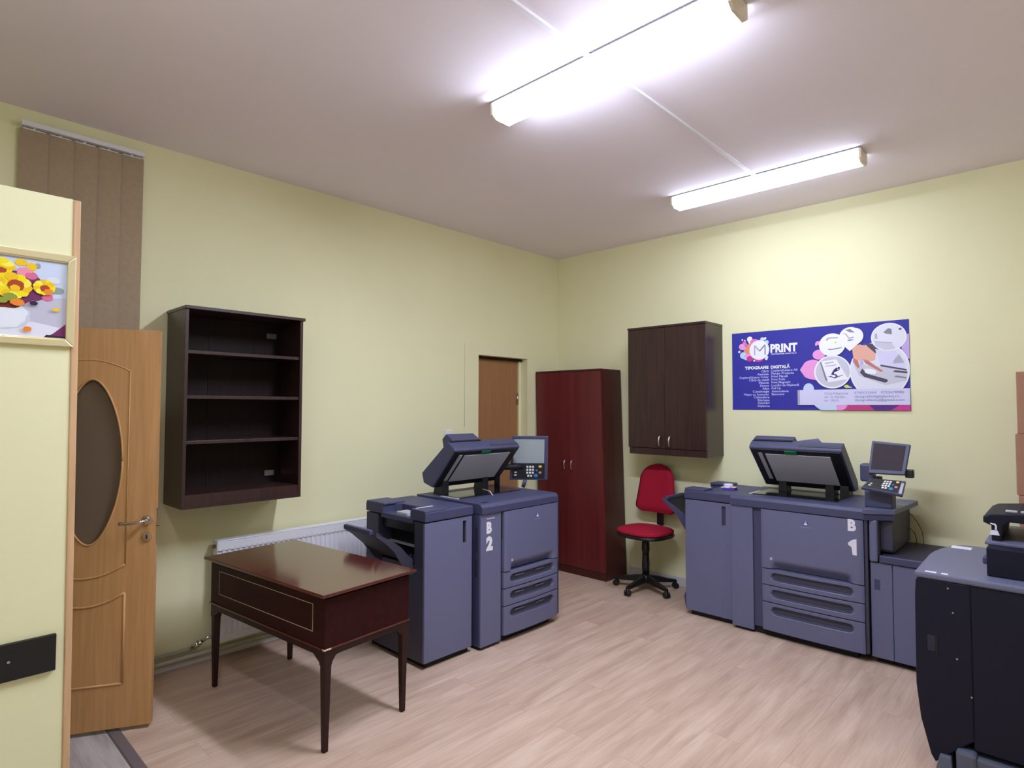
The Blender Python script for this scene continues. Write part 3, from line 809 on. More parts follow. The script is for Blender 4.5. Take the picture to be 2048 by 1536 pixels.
b = MB().tube([(-0.06, 0, 0.438), (-0.16, 0, 0.433), (-0.215, 0, 0.46), (-0.226, 0, 0.55), (-0.222, 0, 0.70)], 0.011, M['chairblack'])
b.box(-0.222, -0.208, -0.032, 0.032, 0.50, 0.73, M['chairblack'], 0.005)
b.build('back_support', t, world=False)
b = MB().cyl((0, 0, 0.11), (0, 0, 0.33), 0.028, M['chairblack'], 0.028)
b.lathe([(0.030, 0.0), (0.032, 0.06), (0.027, 0.16), (0.033, 0.19), (0.030, 0.245), (0.018, 0.27)], (0, 0, 0.14), M['chairblack'], 24)
b.cyl((0, 0, 0.39), (0, 0, 0.444), 0.02, M['chairblack'])
b.build('gas_column', t, world=False)
b = MB().box(-0.09, 0.09, -0.055, 0.055, 0.42, 0.443, M['chairblack'], 0.006)
b.build('seat_plate', t, world=False)
b = MB().tube([(0.04, 0.05, 0.43), (0.045, -0.12, 0.424)], 0.005, M['chairblack'])
b.tube([(0.045, -0.12, 0.424), (0.046, -0.18, 0.42)], 0.009, M['chairblack'])
b.build('lever', t, world=False)
MB().lathe([(0.03, 0), (0.045, 0.01), (0.045, 0.04), (0.032, 0.065)], (0, 0, 0.062), M['chairblack']).build('base_hub', t, world=False)
for k in range(5):
    a = math.radians(-21 + 72 * k) - FA
    c, s_ = math.cos(a), math.sin(a)
    def AR(r, w, z0, z1):
        return [(c * r - s_ * w, s_ * r + c * w, z0), (c * r + s_ * w, s_ * r - c * w, z0), (c * r + s_ * w * 0.7, s_ * r - c * w * 0.7, z1), (c * r - s_ * w * 0.7, s_ * r + c * w * 0.7, z1)]
    b = MB()
    secs = [AR(0.02, 0.028, 0.066, 0.120), AR(0.10, 0.024, 0.064, 0.108), AR(0.19, 0.019, 0.056, 0.085), AR(0.262, 0.015, 0.052, 0.072)]
    rings = [[b.bm.verts.new(p) for p in q] for q in secs]
    fs = []
    for A, B in zip(rings, rings[1:]):
        fs += [b.bm.faces.new((A[i], A[(i + 1) % 4], B[(i + 1) % 4], B[i])) for i in range(4)]
    fs += [b.bm.faces.new(rings[0]), b.bm.faces.new(rings[-1][::-1])]
    bmesh.ops.recalc_face_normals(b.bm, faces=fs); b._fin(fs, M['chairblack'])
    leg = b.build('base_arm', t, world=False)
    b = MB()
    px_, py_ = c * 0.255, s_ * 0.255
    tx, ty = -s_, c
    for q in (-1, 1):
        b.cyl((px_ + tx * 0.004 * q, py_ + ty * 0.004 * q, 0.024), (px_ + tx * 0.02 * q, py_ + ty * 0.02 * q, 0.024), 0.024, M['chairblack'])
    b.cyl((px_, py_, 0.03), (px_, py_, 0.056), 0.012, M['chairblack'])
    cs = b.build('caster', t, world=False); cs.parent = leg

# ------------------------------------------------------------------ copiers
def smooth(a, b_, x):
    f = max(0.0, min(1.0, (x - a) / (b_ - a))); return f * f * (3 - 2 * f)
def stadium(u, z, uc, zc, Lh, r):
    dx = max(0.0, abs(u - uc) - (Lh - r)); return math.hypot(dx, z - zc) - r

def copier(name, label, loc, rz, cfg):
    t = thing(name, label, 'copier', loc, rz, None)
    W = cfg['main'][1]
    fa, fb, fv = cfg['fin']
    ca, cb, cv = cfg['col']
    ma, mb_ = cfg['main']
    D = cfg['depth']; fd = cfg['fin_depth']
    ZP, ZC, ZT = 0.83, 0.836, cfg['top']
    # plinth in the shadow underneath
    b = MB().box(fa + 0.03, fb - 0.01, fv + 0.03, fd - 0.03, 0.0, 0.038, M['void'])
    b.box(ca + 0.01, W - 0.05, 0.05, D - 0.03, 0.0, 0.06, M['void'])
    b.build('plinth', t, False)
    # ---- finisher
    b = MB()
    b.box(fa, fb, fv + 0.016, fd, 0.034, 0.575, M['body'], 0.004)
    b.box(fa, fb - 0.02, fv + 0.016, 0.155, 0.575, ZP, M['body'], 0.004)
    b.box(fa, fb - 0.02, 0.52, fd, 0.575, ZP, M['body'], 0.004)
    b.box(fa + 0.10, fb - 0.01, 0.15, 0.525, 0.575, ZP, M['void'])
    b.box(fa + 0.03, fa + 0.11, 0.155, 0.52, 0.755, ZP, M['black'])
    b.build('finisher_body', t, False)
    b = MB()
    for q in (0.20, 0.245):
        b.cyl((fa + 0.06, q, 0.60), (fa + 0.06, q + 0.03, 0.60), 0.014, M['body'])
    b.box(fa + 0.07, fa + 0.105, 0.155, 0.52, 0.655, 0.661, M['strip'])
    b.build('exit_rollers', t, False)
    b = MB()
    hu0, hu1 = fb - 0.075, fb - 0.048
    # door panel with a vertical grip slot: built as four strips around the slot
    b.box(fa, hu0, fv, fv + 0.018, 0.036, ZP, M['panel'], 0.004)
    b.box(hu1, fb, fv, fv + 0.018, 0.036, ZP, M['panel'], 0.004)
    b.box(hu0 - 0.002, hu1 + 0.002, fv + 0.0005, fv + 0.018, 0.036, 0.675, M['panel'])
    b.box(hu0 - 0.002, hu1 + 0.002, fv + 0.0005, fv + 0.018, 0.808, ZP - 0.0005, M['panel'])
    fdoor = b.build('finisher_door', t, False)
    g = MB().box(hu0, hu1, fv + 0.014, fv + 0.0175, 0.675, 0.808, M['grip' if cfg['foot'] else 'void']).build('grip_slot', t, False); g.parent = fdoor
    # cover with a notch open to the left
    b = MB()
    nu = fa + 0.115
    poly = [(fa - 0.002, fv - 0.006), (fb, fv - 0.006), (fb, fd), (fa - 0.002, fd), (fa - 0.002, 0.47), (nu - 0.03, 0.47), (nu, 0.43), (nu, 0.24), (nu - 0.02, 0.19), (fa - 0.002, 0.19)]
    b.prism(poly, 'z', ZC, ZT - 0.004, M['cover'], 0.006)
    b.box(fa - 0.002, nu + 0.02, 0.17, 0.49, 0.815, 0.846, M['cover'], 0.003)
    b.box(fa + 0.02, fa + 0.10, 0.25, 0.36, 0.845, 0.864, M['strip'], 0.003)
    b.box(fa - 0.002, fa + 0.15, fv - 0.004, 0.185, ZT - 0.008, ZT + cfg['bump'], M['cover'], 0.006)
    b.box(fa - 0.002, fa + 0.16, 0.46, fd, ZT - 0.008, ZT + cfg['bump'], M['cover'], 0.006)
    cov = b.build('finisher_cover', t, False)
    g = MB().box(fa + 0.02, fa + 0.145, 0.160, 0.172, ZT + cfg['bump'] - 0.001, ZT + cfg['bump'] + 0.0012, M['sticker']).build('paper_label', t, False); g.parent = cov
    # ---- output tray: curved scoop to the left
    b = MB()
    n = 12; rows = []
    for k in range(n + 1):
        f = k / n
        u = fa + 0.03 - 0.285 * f
        z = 0.585 + 0.21 * f ** 1.25
        v0 = 0.18 + 0.05 * f ** 3; v1 = 0.50 - 0.02 * f
        lip = 0.05 * (1 - f) ** 1.2 * smooth(0, 0.1, f + 0.05)
        rows.append((u, z, v0, v1, lip))
    for k in range(n):
        (u0, z0, a0, c0, l0), (u1, z1, a1, c1, l1) = rows[k], rows[k + 1]
        th = 0.010
        b.hexa([(u1, a1, z1 - th), (u0, a0, z0 - th), (u0, c0, z0 - th), (u1, c1, z1 - th), (u1, a1, z1), (u0, a0, z0), (u0, c0, z0), (u1, c1, z1)], M['black'])
    # front cheek
    ch_top = [(fa + 0.0, 0.735), (fa - 0.06, 0.762), (fa - 0.13, 0.772), (fa - 0.20, 0.785)]
    cheek = [(fa + 0.02, 0.56), (fa + 0.02, 0.70)] + [(fa - 0.02, 0.72), (fa - 0.08, 0.752), (fa - 0.14, 0.764), (fa - 0.22, 0.790), (fa - 0.255, 0.80), (fa - 0.25, 0.775), (fa - 0.19, 0.735), (fa - 0.13, 0.685), (fa - 0.09, 0.63), (fa - 0.05, 0.58), (fa - 0.0, 0.55)]
    b.prism(cheek, 'y', 0.487, 0.502, M['body'])
    cheek2 = [(fa + 0.02, 0.52), (fa + 0.02, 0.60), (fa - 0.03, 0.635), (fa - 0.08, 0.69), (fa - 0.14, 0.735), (fa - 0.215, 0.775), (fa - 0.252, 0.80), (fa - 0.25, 0.775), (fa - 0.19, 0.73), (fa - 0.13, 0.675), (fa - 0.08, 0.60), (fa - 0.04, 0.545), (fa - 0.0, 0.515)]
    b.prism(cheek2, 'y', 0.168, 0.183, M['body' if not cfg['foot'] else 'cover'])
    b.box(fa - 0.262, fa - 0.235, 0.22, 0.495, 0.778, 0.806, M['cover'], 0.006)
    b.build('output_tray', t, False)
    # low bracket at the finisher's foot
    b = MB().prism([(fa - 0.0005, 0.02), (fa - 0.0005, 0.16), (fa - 0.05, 0.15), (fa - 0.075, 0.09), (fa - 0.065, 0.02)], 'y', 0.16, 0.30, M['cover'], 0.005)
    if cfg['foot']: b.build('foot_bracket', t, False)
    else: b.bm.free()
    # ---- front column
    b = MB()
    b.box(ca, cb, cv, cv + 0.016, 0.02, ZP + 0.004, M['panel'], 0.003)
    b.box(ca, cb - 0.003, cv + 0.016, 0.30, 0.02, ZP + 0.004, M['cover'], 0.002)
    b.build('front_column', t, False)
    if cfg['vents']:
        b = MB()
        for (q0, q1) in ((0.60, 0.75), (0.45, 0.55)):
            k = q0
            while k < q1:
                b.box(ca - 0.0008, ca + 0.001, cv + 0.03, cv + 0.055, k, k + 0.004, M['void']); k += 0.011
        b.build('vent_slots', t, False)
    # ---- main carcass
    b = MB().box(ca + 0.005, mb_ - 0.002, 0.05, D, 0.05, ZC, M['body'], 0.003)
    b.box(cb, ma + 0.004, 0.03, 0.06, 0.05, ZC, M[cfg['gap']])
    b.build('main_body', t, False)
    if cfg['slot']:
        MB().box(cb + 0.003, ma - 0.002, 0.022, 0.034, 0.66, 0.80, M['void']).build('door_gap', t, False)
    # upper front door with the scooped lower grip
    uc = (ma + mb_) / 2; Lw = (mb_ - ma) / 2
    def fdoor_f(u, z):
        e = smooth(0.0, 0.012, min(u - ma, mb_ - u, ZP - z + 0.012))
        win = smooth(Lw * 0.82, Lw * 0.66, abs(u - uc))
        sc_ = 0.045 * win * smooth(0.512, 0.452, z)
        return 0.006 * (1 - e) + sc_ - 0.006 * (1 - ((u - uc) / Lw) ** 2)
    b = MB().field(ma, mb_, 0.450, ZP, 48, 40, fdoor_f, 0.06, M['panel'])
    up = b.build('front_door', t, False)
    # maker's round badge and lettering
    lv = -0.0075
    bu = ma + cfg['badge'] * (mb_ - ma)
    b = MB()
    EX, EZ_ = (1, 0, 0), (0, 0, 1)
    b.ellipse((bu, lv, 0.772), EX, EZ_, 0.0135, 0.0145, M['logoblue'])
    for zz, rx in ((0.7855, 0.004), (0.781, 0.0055), (0.7765, 0.0075)):
        b.ellipse((bu, lv - 0.0004, zz), EX, EZ_, rx, 0.0011, M['sticker'], 16)
    b.ellipse((bu, lv - 0.0004, 0.7675), EX, EZ_, 0.0105, 0.0062, M['sticker'], 20)
    b.text('KONICA MINOLTA', (bu - 0.033, lv, 0.745), EX, EZ_, 0.0085, M['lightprint'], 'LEFT', 0.0, 0.066)
    q = b.build('maker_badge', t, False); q.parent = up
    b = MB().text('bizhub PRESS', (mb_ - 0.125, 0.0005, 0.522), EX, EZ_, 0.02, M['lightprint'], 'LEFT', 0.01, 0.095)
    q = b.build('model_lettering', t, False); q.parent = up
    q = MB().cyl((ma + 0.065, -0.004, 0.515), (ma + 0.065, 0.004, 0.515), 0.009, M['lightprint']).build('lamp_dot', t, False); q.parent = up
    # three drawers with long recessed grips
    zs = [(0.342, 0.444), (0.232, 0.336), (0.046, 0.226)]
    for i, (z0, z1) in enumerate(zs):
        zc = z1 - 0.047
        def fd_(u, z, zc=zc, z0=z0, z1=z1):
            e = smooth(0.0, 0.006, min(u - ma, mb_ - u, z - z0 + 0.004, z1 - z + 0.004))
            d_ = stadium(u, z, uc, zc, Lw * 0.80, 0.028)
            bulge = 0.010 * (1 - ((u - uc) / Lw) ** 2)
            if d_ < 0.0:
                rec = 0.016 * smooth(0.0, -0.008, d_)
            else: rec = 0
            return 0.005 * (1 - e) + rec - bulge + 0.006
        b = MB().field(ma, mb_, z0, z1, 72, 34 if i < 2 else 54, fd_, 0.06, M['panel'])
        b.bm.normal_update()
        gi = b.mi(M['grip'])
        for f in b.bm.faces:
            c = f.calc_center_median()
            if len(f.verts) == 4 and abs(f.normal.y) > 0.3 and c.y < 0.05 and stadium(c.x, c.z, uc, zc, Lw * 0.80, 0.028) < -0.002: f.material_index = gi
        dr = b.build('paper_drawer', t, False)
        if not cfg['foot']:
            for f0, f1 in ((-0.62, -0.30), (0.12, 0.44)):
                q = MB().box(uc + Lw * f0, uc + Lw * f1, 0.004, 0.014, zc + 0.006, zc + 0.013, M['panel'], 0.002).build('grip_bar', t, False); q.parent = dr
    # right front frame post
    b = MB().box(mb_ + 0.002, mb_ + 0.02, 0.015, D, 0.05, ZC, M['body'], 0.002)
    b.build('frame_post', t, False)
    # ---- top cover
    b = MB()
    pr = [(cv - 0.012, ZC), (cv - 0.012, ZT - 0.022), (cv + 0.004, ZT - 0.004), (cv + 0.02, ZT), (D, ZT), (D, ZC)]
    b.prism(pr, 'x', ca - 0.002, mb_ + 0.004, M['cover'])
    top = b.build('top_cover', t, False)
    la, lb = cfg['lid_u']; lf, lh = cfg['lid_front'], cfg['lid_hinge']
    MB().box(la + 0.03, lb - 0.02, lf[0] - 0.02, lh[0] - 0.005, ZT - 0.001, ZT + 0.006, M['glassdark'], 0.002).build('platen_glass', t, False)
    MB().box(la + 0.004, la + 0.024, lf[0] - 0.02, lf[0] + 0.16, ZT - 0.001, ZT + 0.004, M['strip'], 0.001).build('scale_strip', t, False)
    if cfg['pen_groove']:
        MB().box(ca + 0.045, ca + 0.105, cv + 0.03, cv + 0.055, ZT - 0.001, ZT + 0.0012, M['void']).build('tray_groove', t, False)
    # ---- raised document feeder lid
    F = Vector((0, lf[0], lf[1])); Hn = Vector((0, lh[0], lh[1]))
    a = (F - Hn); L = a.length; a = a / L
    nrm = Vector((0, a.z, -a.y))
    if nrm.z < 0: nrm = -nrm
    def Q(s_, h, u): p = Hn + a * (L * s_) + nrm * h; return (u, p.y, p.z)
    def solid(b, poly, u0, u1, m, bev=0.0):
        A = [b.bm.verts.new(Q(p[0], p[1], u0)) for p in poly]; B = [b.bm.verts.new(Q(p[0], p[1], u1)) for p in poly]
        n = len(poly)
        fs = [b.bm.faces.new((A[i], A[(i + 1) % n], B[(i + 1) % n], B[i])) for i in range(n)] + [b.bm.faces.new(A[::-1]), b.bm.faces.new(B)]
        bmesh.ops.recalc_face_normals(b.bm, faces=fs); b._fin(fs, m)
        if bev:
            es = list({e for f in fs for e in f.edges})
            rr = bmesh.ops.bevel(b.bm, geom=es, offset=bev, segments=2, affect='EDGES', profile=0.5); b._fin(rr['faces'], m)
    tk = cfg['lid_t']; tr_ = cfg['lid_rear']
    b = MB()
    solid(b, [(0.0, 0.006), (1.0, 0.006), (1.02, 0.02), (0.99, tk), (-0.02, tr_), (-0.13, tr_ * 0.62)], la, lb, M['cover'], 0.005)
    lid = b.build('document_feeder', t, False)
    lw = lb - la
    b = MB(); solid(b, [(0.02, 0.0), (0.985, 0.0), (0.985, 0.008), (0.02, 0.008)], la + 0.012, lb - 0.012, M['black'], 0.0)
    q = b.build('lid_underside', t, False); q.parent = lid
    b = MB(); solid(b, [(0.16, -0.004), (0.88, -0.004), (0.88, 0.002), (0.16, 0.002)], la + 0.17 * lw, lb - 0.13 * lw, M['sheet'])
    q = b.build('white_backing_sheet', t, False); q.parent = lid; q['label'] = 'pale backing sheet'
    b = MB(); solid(b, [(0.20, -0.003), (0.90, -0.003), (0.90, 0.002), (0.20, 0.002)], la + 0.09 * lw, la + 0.135 * lw, M['strip'])
    q = b.build('feed_strip', t, False); q.parent = lid
    b = MB(); solid(b, [(0.895, -0.004), (0.975, -0.004), (0.975, 0.002), (0.895, 0.002)], la + 0.40 * lw, la + 0.53 * lw, M['green'])
    q = b.build('release_lever', t, False); q.parent = lid; q['label'] = 'green release lever'
    b = MB(); solid(b, [(0.99, tk - 0.003), (1.0, tk + 0.016), (0.955, tk + cfg['hump']), (0.80, tk + cfg['hump'] + 0.006), (0.66, tk + 0.02), (0.66, tk - 0.003)], la + (0.012 if cfg['foot'] else 0.045), la + 0.47 * lw, M['cover'], 0.004)
    q = b.build('feeder_cover', t, False); q.parent = lid
    b = MB(); solid(b, [(1.012, tk - 0.010), (1.012, tk + 0.002), (0.95, tk + 0.002), (0.95, tk - 0.010)], la + 0.014, la + 0.465 * lw, M['void'])
    q = b.build('feeder_gap', t, False); q.parent = lid
    # document tray: a ramp rising to the right
    b = MB()
    A_ = []
    for sA, kA in ((0.965, 1.0), (0.60, 1.25)):
        hb = tk + (tr_ - tk) * (0.99 - sA) - 0.006
        A_.append([b.bm.verts.new(Q(sA, hh, la + uu * lw)) for uu, hh in ((0.475, hb), (0.79, hb), (0.72, hb + (0.046 if cfg['foot'] else 0.016) * kA), (0.475, hb + 0.012 * kA))])
    fs = [b.bm.faces.new((A_[0][i], A_[0][(i + 1) % 4], A_[1][(i + 1) % 4], A_[1][i])) for i in range(4)] + [b.bm.faces.new(A_[0][::-1]), b.bm.faces.new(A_[1])]
    bmesh.ops.recalc_face_normals(b.bm, faces=fs); b._fin(fs, M['cover'])
    q = b.build('document_tray', t, False); q.parent = lid
    b = MB(); solid(b, [(0.975, 0.032), (1.022, 0.028), (1.012, 0.05), (0.975, 0.052)], la + 0.55 * lw, lb - 0.004, M['body'], 0.0)
    q = b.build('lid_seam', t, False); q.parent = lid
    for hu in cfg['hinges']:
        b = MB()
        p0 = Q(0.06, 0.02, 0); p1 = Q(-0.02, 0.0, 0)
        b.hexa([(hu - 0.03, lh[0] - 0.04, ZT - 0.002), (hu + 0.03, lh[0] - 0.04, ZT - 0.002), (hu + 0.03, min(lh[0] + 0.06, D), ZT - 0.002), (hu - 0.03, min(lh[0] + 0.06, D), ZT - 0.002),
                (hu - 0.026, lh[0] - 0.045, lh[1] + 0.045), (hu + 0.026, lh[0] - 0.045, lh[1] + 0.045), (hu + 0.026, lh[0] + 0.04, lh[1] + 0.05), (hu - 0.026, lh[0] + 0.04, lh[1] + 0.05)], M['black'], 0.004)
        b.build('lid_hinge', t, False)
    return t

def control_panel(t, quad_s, quad_k, to_local, dark_screen, one_piece):
    """screen and key pad of a copier from world corner points (counter-clockwise from lower left)."""
    qs = [to_local(p) for p in quad_s]
    cp = MB().slab(qs, 0.022, M['cover'], 0.004).build('control_panel', t, False)
    def on(q, f, g, off=0.0):
        a = [Vector(p) for p in q]
        p = a[0] * (1 - f) * (1 - g) + a[1] * f * (1 - g) + a[2] * f * g + a[3] * (1 - f) * g
        n = (a[1] - a[0]).cross(a[3] - a[0]).normalized()
        return p + n * off
    def patch(b, q, f0, f1, g0, g1, m, off=0.0012, th=0.0022):
        b.slab([on(q, f0, g0, off), on(q, f1, g0, off), on(q, f1, g1, off), on(q, f0, g1, off)], th, m)
    if one_piece:
        kq = [on(qs, 0, 0), on(qs, 1, 0), on(qs, 1, 0.38), on(qs, 0, 0.38)]
        b = MB(); patch(b, qs, 0.07, 0.90, 0.39, 0.93, M['screen']); s_ = b.build('screen', t, False); s_.parent = cp
        b = MB(); patch(b, qs, 0.06, 0.92, 0.03, 0.37, M['black'], 0.0008); s_ = b.build('key_bed', t, False); s_.parent = cp
    else:
        kq = [to_local(p) for p in quad_k]
        b = MB(); patch(b, qs, 0.06, 0.90, 0.12, 0.93, M['screendark']); s_ = b.build('screen', t, False); s_.parent = cp
        k = MB().slab(kq, 0.020, M['cover'], 0.004).build('key_pad', t, False)
        b = MB(); patch(b, kq, 0.04, 0.88, 0.06, 0.97, M['black'], 0.0008); s_ = b.build('key_bed', t, False); s_.parent = k
        b = MB(); patch(b, kq, 0.90, 0.97, 0.06, 0.80, M['strip']); s_ = b.build('key_strip', t, False); s_.parent = k
        cp = k
    rows = (0.80, 0.62, 0.44, 0.26)
    for r, g in enumerate(rows):
        for c in range(3 if r < 3 else 2):
            f = 0.46 + 0.075 * c + (0.03 if r == 3 else 0)
            b = MB(); patch(b, kq, f - 0.026, f + 0.026, g - 0.055, g + 0.055, M['key'], 0.003, 0.004); q = b.build('key', t, False); q.parent = cp
    for f, g, w, h, m in ((0.15, 0.47, 0.035, 0.04, 'key'), (0.15, 0.30, 0.04, 0.04, 'key'), (0.80, 0.82, 0.045, 0.07, 'keyyel'), (0.80, 0.45, 0.04, 0.07, 'keyred'), (0.71, 0.58, 0.028, 0.05, 'keyblue'), (0.69, 0.27, 0.055, 0.10, 'keyblue')):
        b = MB()
        c = on(kq, f, g, 0.0032)
        ex = (on(kq, f + 0.1, g) - on(kq, f, g)) * 10; ey = (on(kq, f, g + 0.1) - on(kq, f, g)) * 10
        n = ex.cross(ey).normalized()
        pts = [c + ex * (w * math.cos(2 * PI * i / 16)) + ey * (h * math.sin(2 * PI * i / 16)) for i in range(16)]
        A = [b.bm.verts.new(p) for p in pts]; B = [b.bm.verts.new(p - n * 0.004) for p in pts]
        fs = [b.bm.faces.new(A)] + [b.bm.faces.new((B[i], B[(i + 1) % 16], A[(i + 1) % 16], A[i])) for i in range(16)]
        bmesh.ops.recalc_face_normals(b.bm, faces=fs); b._fin(fs, M[m])
        q = b.build('key', t, False); q.parent = cp
    return cp

# copier marked B 1, against the back wall (front towards -y)
L1 = (1.685, -0.64, 0)
cfg1 = dict(hump=0.052, foot=True, gap='cover', fin=(0.0, 0.352, 0.045), fin_depth=0.60, col=(0.358, 0.505, 0.015), main=(0.565, 1.165), depth=0.612, top=0.902, bump=0.012, vents=False, slot=False, badge=0.47, pen_groove=False,
            lid_u=(0.425, 1.015), lid_front=(0.165, 1.215), lid_hinge=(0.465, 0.935), lid_t=0.085, lid_rear=0.10, hinges=(0.56, 0.87, 0.96))
c1 = copier('copier', 'large grey-blue copier marked B 1 with its lid raised, under the banner', L1, 0.0, cfg1)
def loc1(p): return Vector(p) - Vector(L1)
b = MB()
EX, EZ_ = (1, 0, 0), (0, 0, 1)
b.text('B', (1.085, -0.0045, 0.766), EX, EZ_, 0.09, M['sticker'], 'LEFT', 0.055, 0.045)
b.poly([(1.085 + x, -0.0045, 0.62 + z) for x, z in ((0.024, 0.0), (0.046, 0.0), (0.046, 0.098), (0.020, 0.088), (0.0, 0.070), (0.0, 0.058), (0.018, 0.046))], M['sticker'])
b.build('marking', c1, False)
control_panel(c1, [(2.851, -0.50, 1.102), (3.043, -0.50, 1.105), (3.064, -0.44, 1.283), (2.862, -0.434, 1.298)],
              [(2.842, -0.63, 1.028), (3.053, -0.63, 1.002), (3.051, -0.52, 1.072), (2.874, -0.546, 1.077)], loc1, True, False)
# right-hand worktop, side column and panel supports of this copier
b = MB().prism([(1.168, -0.02), (1.315, 0.075), (1.345, 0.585), (1.325, 0.605), (1.168, 0.605)], 'z', 0.872, 0.902, M['panel'], 0.004)
b.build('side_shelf', c1, False)
MB().prism([(1.172, -0.01), (1.305, 0.075), (1.305, 0.12), (1.172, 0.12)], 'z', 0.835, 0.874, M['cover'], 0.004).build('shelf_support', c1, False)
b = MB().box(1.190, 1.235, 0.02, 0.10, 0.593, 0.84, M['panel'], 0.01)
b.build('side_post', c1, False)
b = MB().box(1.186, 1.30, 0.10, 0.58, 0.645, 0.872, M['body'], 0.003)
b.box(1.236, 1.300, 0.085, 0.102, 0.66, 0.83, M['body'], 0.002)
b.build('side_housing', c1, False)
MB().box(1.115, 1.19, 0.16, 0.24, 1.045, 1.155, M['cover'], 0.012).build('panel_arm', c1, False)
MB().box(1.352, 1.395, 0.17, 0.21, 1.085, 1.135, M['black'], 0.006).build('panel_knob', c1, False)
b = MB().box(1.155, 1.30, 0.09, 0.20, 0.90, 1.005, M['cover'], 0.01)
b.build('panel_base', c1, False)
MB().cyl((1.20, 0.2, 0.9), (1.20, 0.2, 1.08), 0.03, M['black']).build('panel_post', c1, False)

# paper deck docked to its right
t = thing('paper_deck', 'low grey-blue paper deck docked at the right end of the B 1 copier', 'paper feeder', (3.08, -0.32, 0))
x0, x1 = 2.874, 3.262
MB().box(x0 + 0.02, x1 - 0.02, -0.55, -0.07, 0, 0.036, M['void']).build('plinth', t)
MB().box(x0, x1, -0.585, -0.06, 0.036, 0.588, M['body'], 0.003).build('deck_body', t)
b = MB().box(x0 + 0.002, 2.988, -0.602, -0.585, 0.036, 0.588, M['panel'], 0.003); b.build('front_panel', t)
b = MB().box(2.990, x1, -0.602, -0.585, 0.036, 0.588, M['panel'], 0.003); b.build('front_panel', t)
b = MB().box(2.925, x1 + 0.004, -0.612, -0.05, 0.592, 0.632, M['body'], 0.006)
b.box(2.925, x1 + 0.004, -0.614, -0.585, 0.592, 0.634, M['cover'], 0.005)
b.build('deck_lid', t)
MB().box(2.895, 2.925, -0.6035, -0.60, 0.43, 0.49, M['cover'], 0.001).build('release_button', t)
for pts, lab in (([(2.989, -0.12, 0.83), (3.002, -0.10, 0.815), (3.03, -0.085, 0.77), (3.055, -0.085, 0.71), (3.062, -0.09, 0.645), (3.062, -0.10, 0.6345)], 'longer thin cable looping from the B 1 copier down to the paper deck'),
                 ([(2.989, -0.15, 0.735), (3.002, -0.14, 0.732), (3.02, -0.13, 0.71), (3.03, -0.13, 0.67), (3.032, -0.13, 0.6345)], 'shorter thin cable curving from the B 1 copier to the paper deck')):
    tag(MB().tube(pts, 0.0025, M['cable'], 8).build('cable'), lab, 'cable', 'cables above the paper deck')
# small things on copier B 1
t = thing('tape_roll', 'small white tape roll lying on the B 1 copier finisher', 'tape', (1.856, -0.238, 0.8985))
b = MB().lathe([(0.030, 0), (0.034, 0.004), (0.034, 0.020), (0.030, 0.024), (0.018, 0.024), (0.016, 0.020), (0.016, 0.004)], (1.856, -0.238, 0.8985), M['sticker'], 28)
b.build('roll', t)
t = thing('paper_packet', 'crumpled white and violet packet lying on the B 1 copier', 'packet', (1.93, -0.37, 0.9))
b = MB().hexa([(1.885, -0.41, 0.8985), (1.965, -0.42, 0.8985), (1.98, -0.35, 0.8985), (1.90, -0.34, 0.8985), (1.89, -0.40, 0.914), (1.955, -0.41, 0.910), (1.97, -0.355, 0.918), (1.90, -0.345, 0.912)], flat('violet_print', (66, 48, 150)), 0.002)
b.build('packet', t)
b = MB().hexa([(1.87, -0.40, 0.913), (1.93, -0.395, 0.913), (1.935, -0.35, 0.916), (1.885, -0.345, 0.916), (1.868, -0.40, 0.917), (1.93, -0.395, 0.919), (1.935, -0.35, 0.921), (1.885, -0.345, 0.919)], M['sticker'])
b.build('paper_flap', t)
b = MB().box(1.935, 1.975, -0.39, -0.36, 0.915, 0.923, mat('peach_wrap', (240, 196, 160), 0.5), 0.002)
b.build('wrapper', t)

# copier marked B 2, along the left wall (front towards +x)
L2_ = (1.118, -2.508, 0)
R2 = Matrix.Rotation(PI / 2, 4, 'Z')
cfg2 = dict(hump=0.085, foot=False, gap='black', fin=(0.0, 0.368, 0.055), fin_depth=0.655, col=(0.408, 0.585, 0.018), main=(0.602, 1.143), depth=0.66, top=0.897, bump=0.006, vents=True, slot=True, badge=0.57, pen_groove=True,
            lid_u=(0.44, 1.07), lid_front=(0.30, 1.205), lid_hinge=(0.53, 0.945), lid_t=0.10, lid_rear=0.155, hinges=(0.52, 0.90))
c2 = copier('copier', 'large grey-blue copier marked B 2 with its lid raised, behind the desk', L2_, PI / 2, cfg2)
b = MB()
b.text('B', (0.455, 0.0172, 0.715), EX, EZ_, 0.092, M['sticker'], 'LEFT', 0.06, 0.046)
b.text('2', (0.452, 0.0172, 0.61), EX, EZ_, 0.108, M['sticker'], 'LEFT', 0.07, 0.058)
b.build('marking', c2, False)
MB().box(0.455, 0.525, 0.0165, 0.019, 0.798, 0.806, M['lightprint']).build('name_strip', c2, False)
Minv = (Matrix.Translation(L2_) @ R2).inverted()
def loc2(p): return Minv @ Vector(p)
control_panel(c2, [(0.640, -1.365, 0.946), (0.868, -1.188, 0.950), (0.890, -1.205, 1.280), (0.673, -1.374, 1.281)], None, loc2, False, True)
b = MB()
b.tube([loc2((0.60, -1.46, 0.89)), loc2((0.60, -1.46, 1.02)), loc2((0.62, -1.44, 1.045)), loc2((0.72, -1.30, 1.05))], 0.022, M['black'])
b.tube([loc2((0.72, -1.30, 0.893)), loc2((0.735, -1.29, 0.95))], 0.014, M['cover'])
b.build('panel_arm', c2, False)
b = MB().tube([loc2((0.90, -1.80, 0.9)), loc2((0.86, -1.79, 0.925)), loc2((0.78, -1.78, 0.93))], 0.004, M['strip'], 8)
b.build('stylus', c2, False)

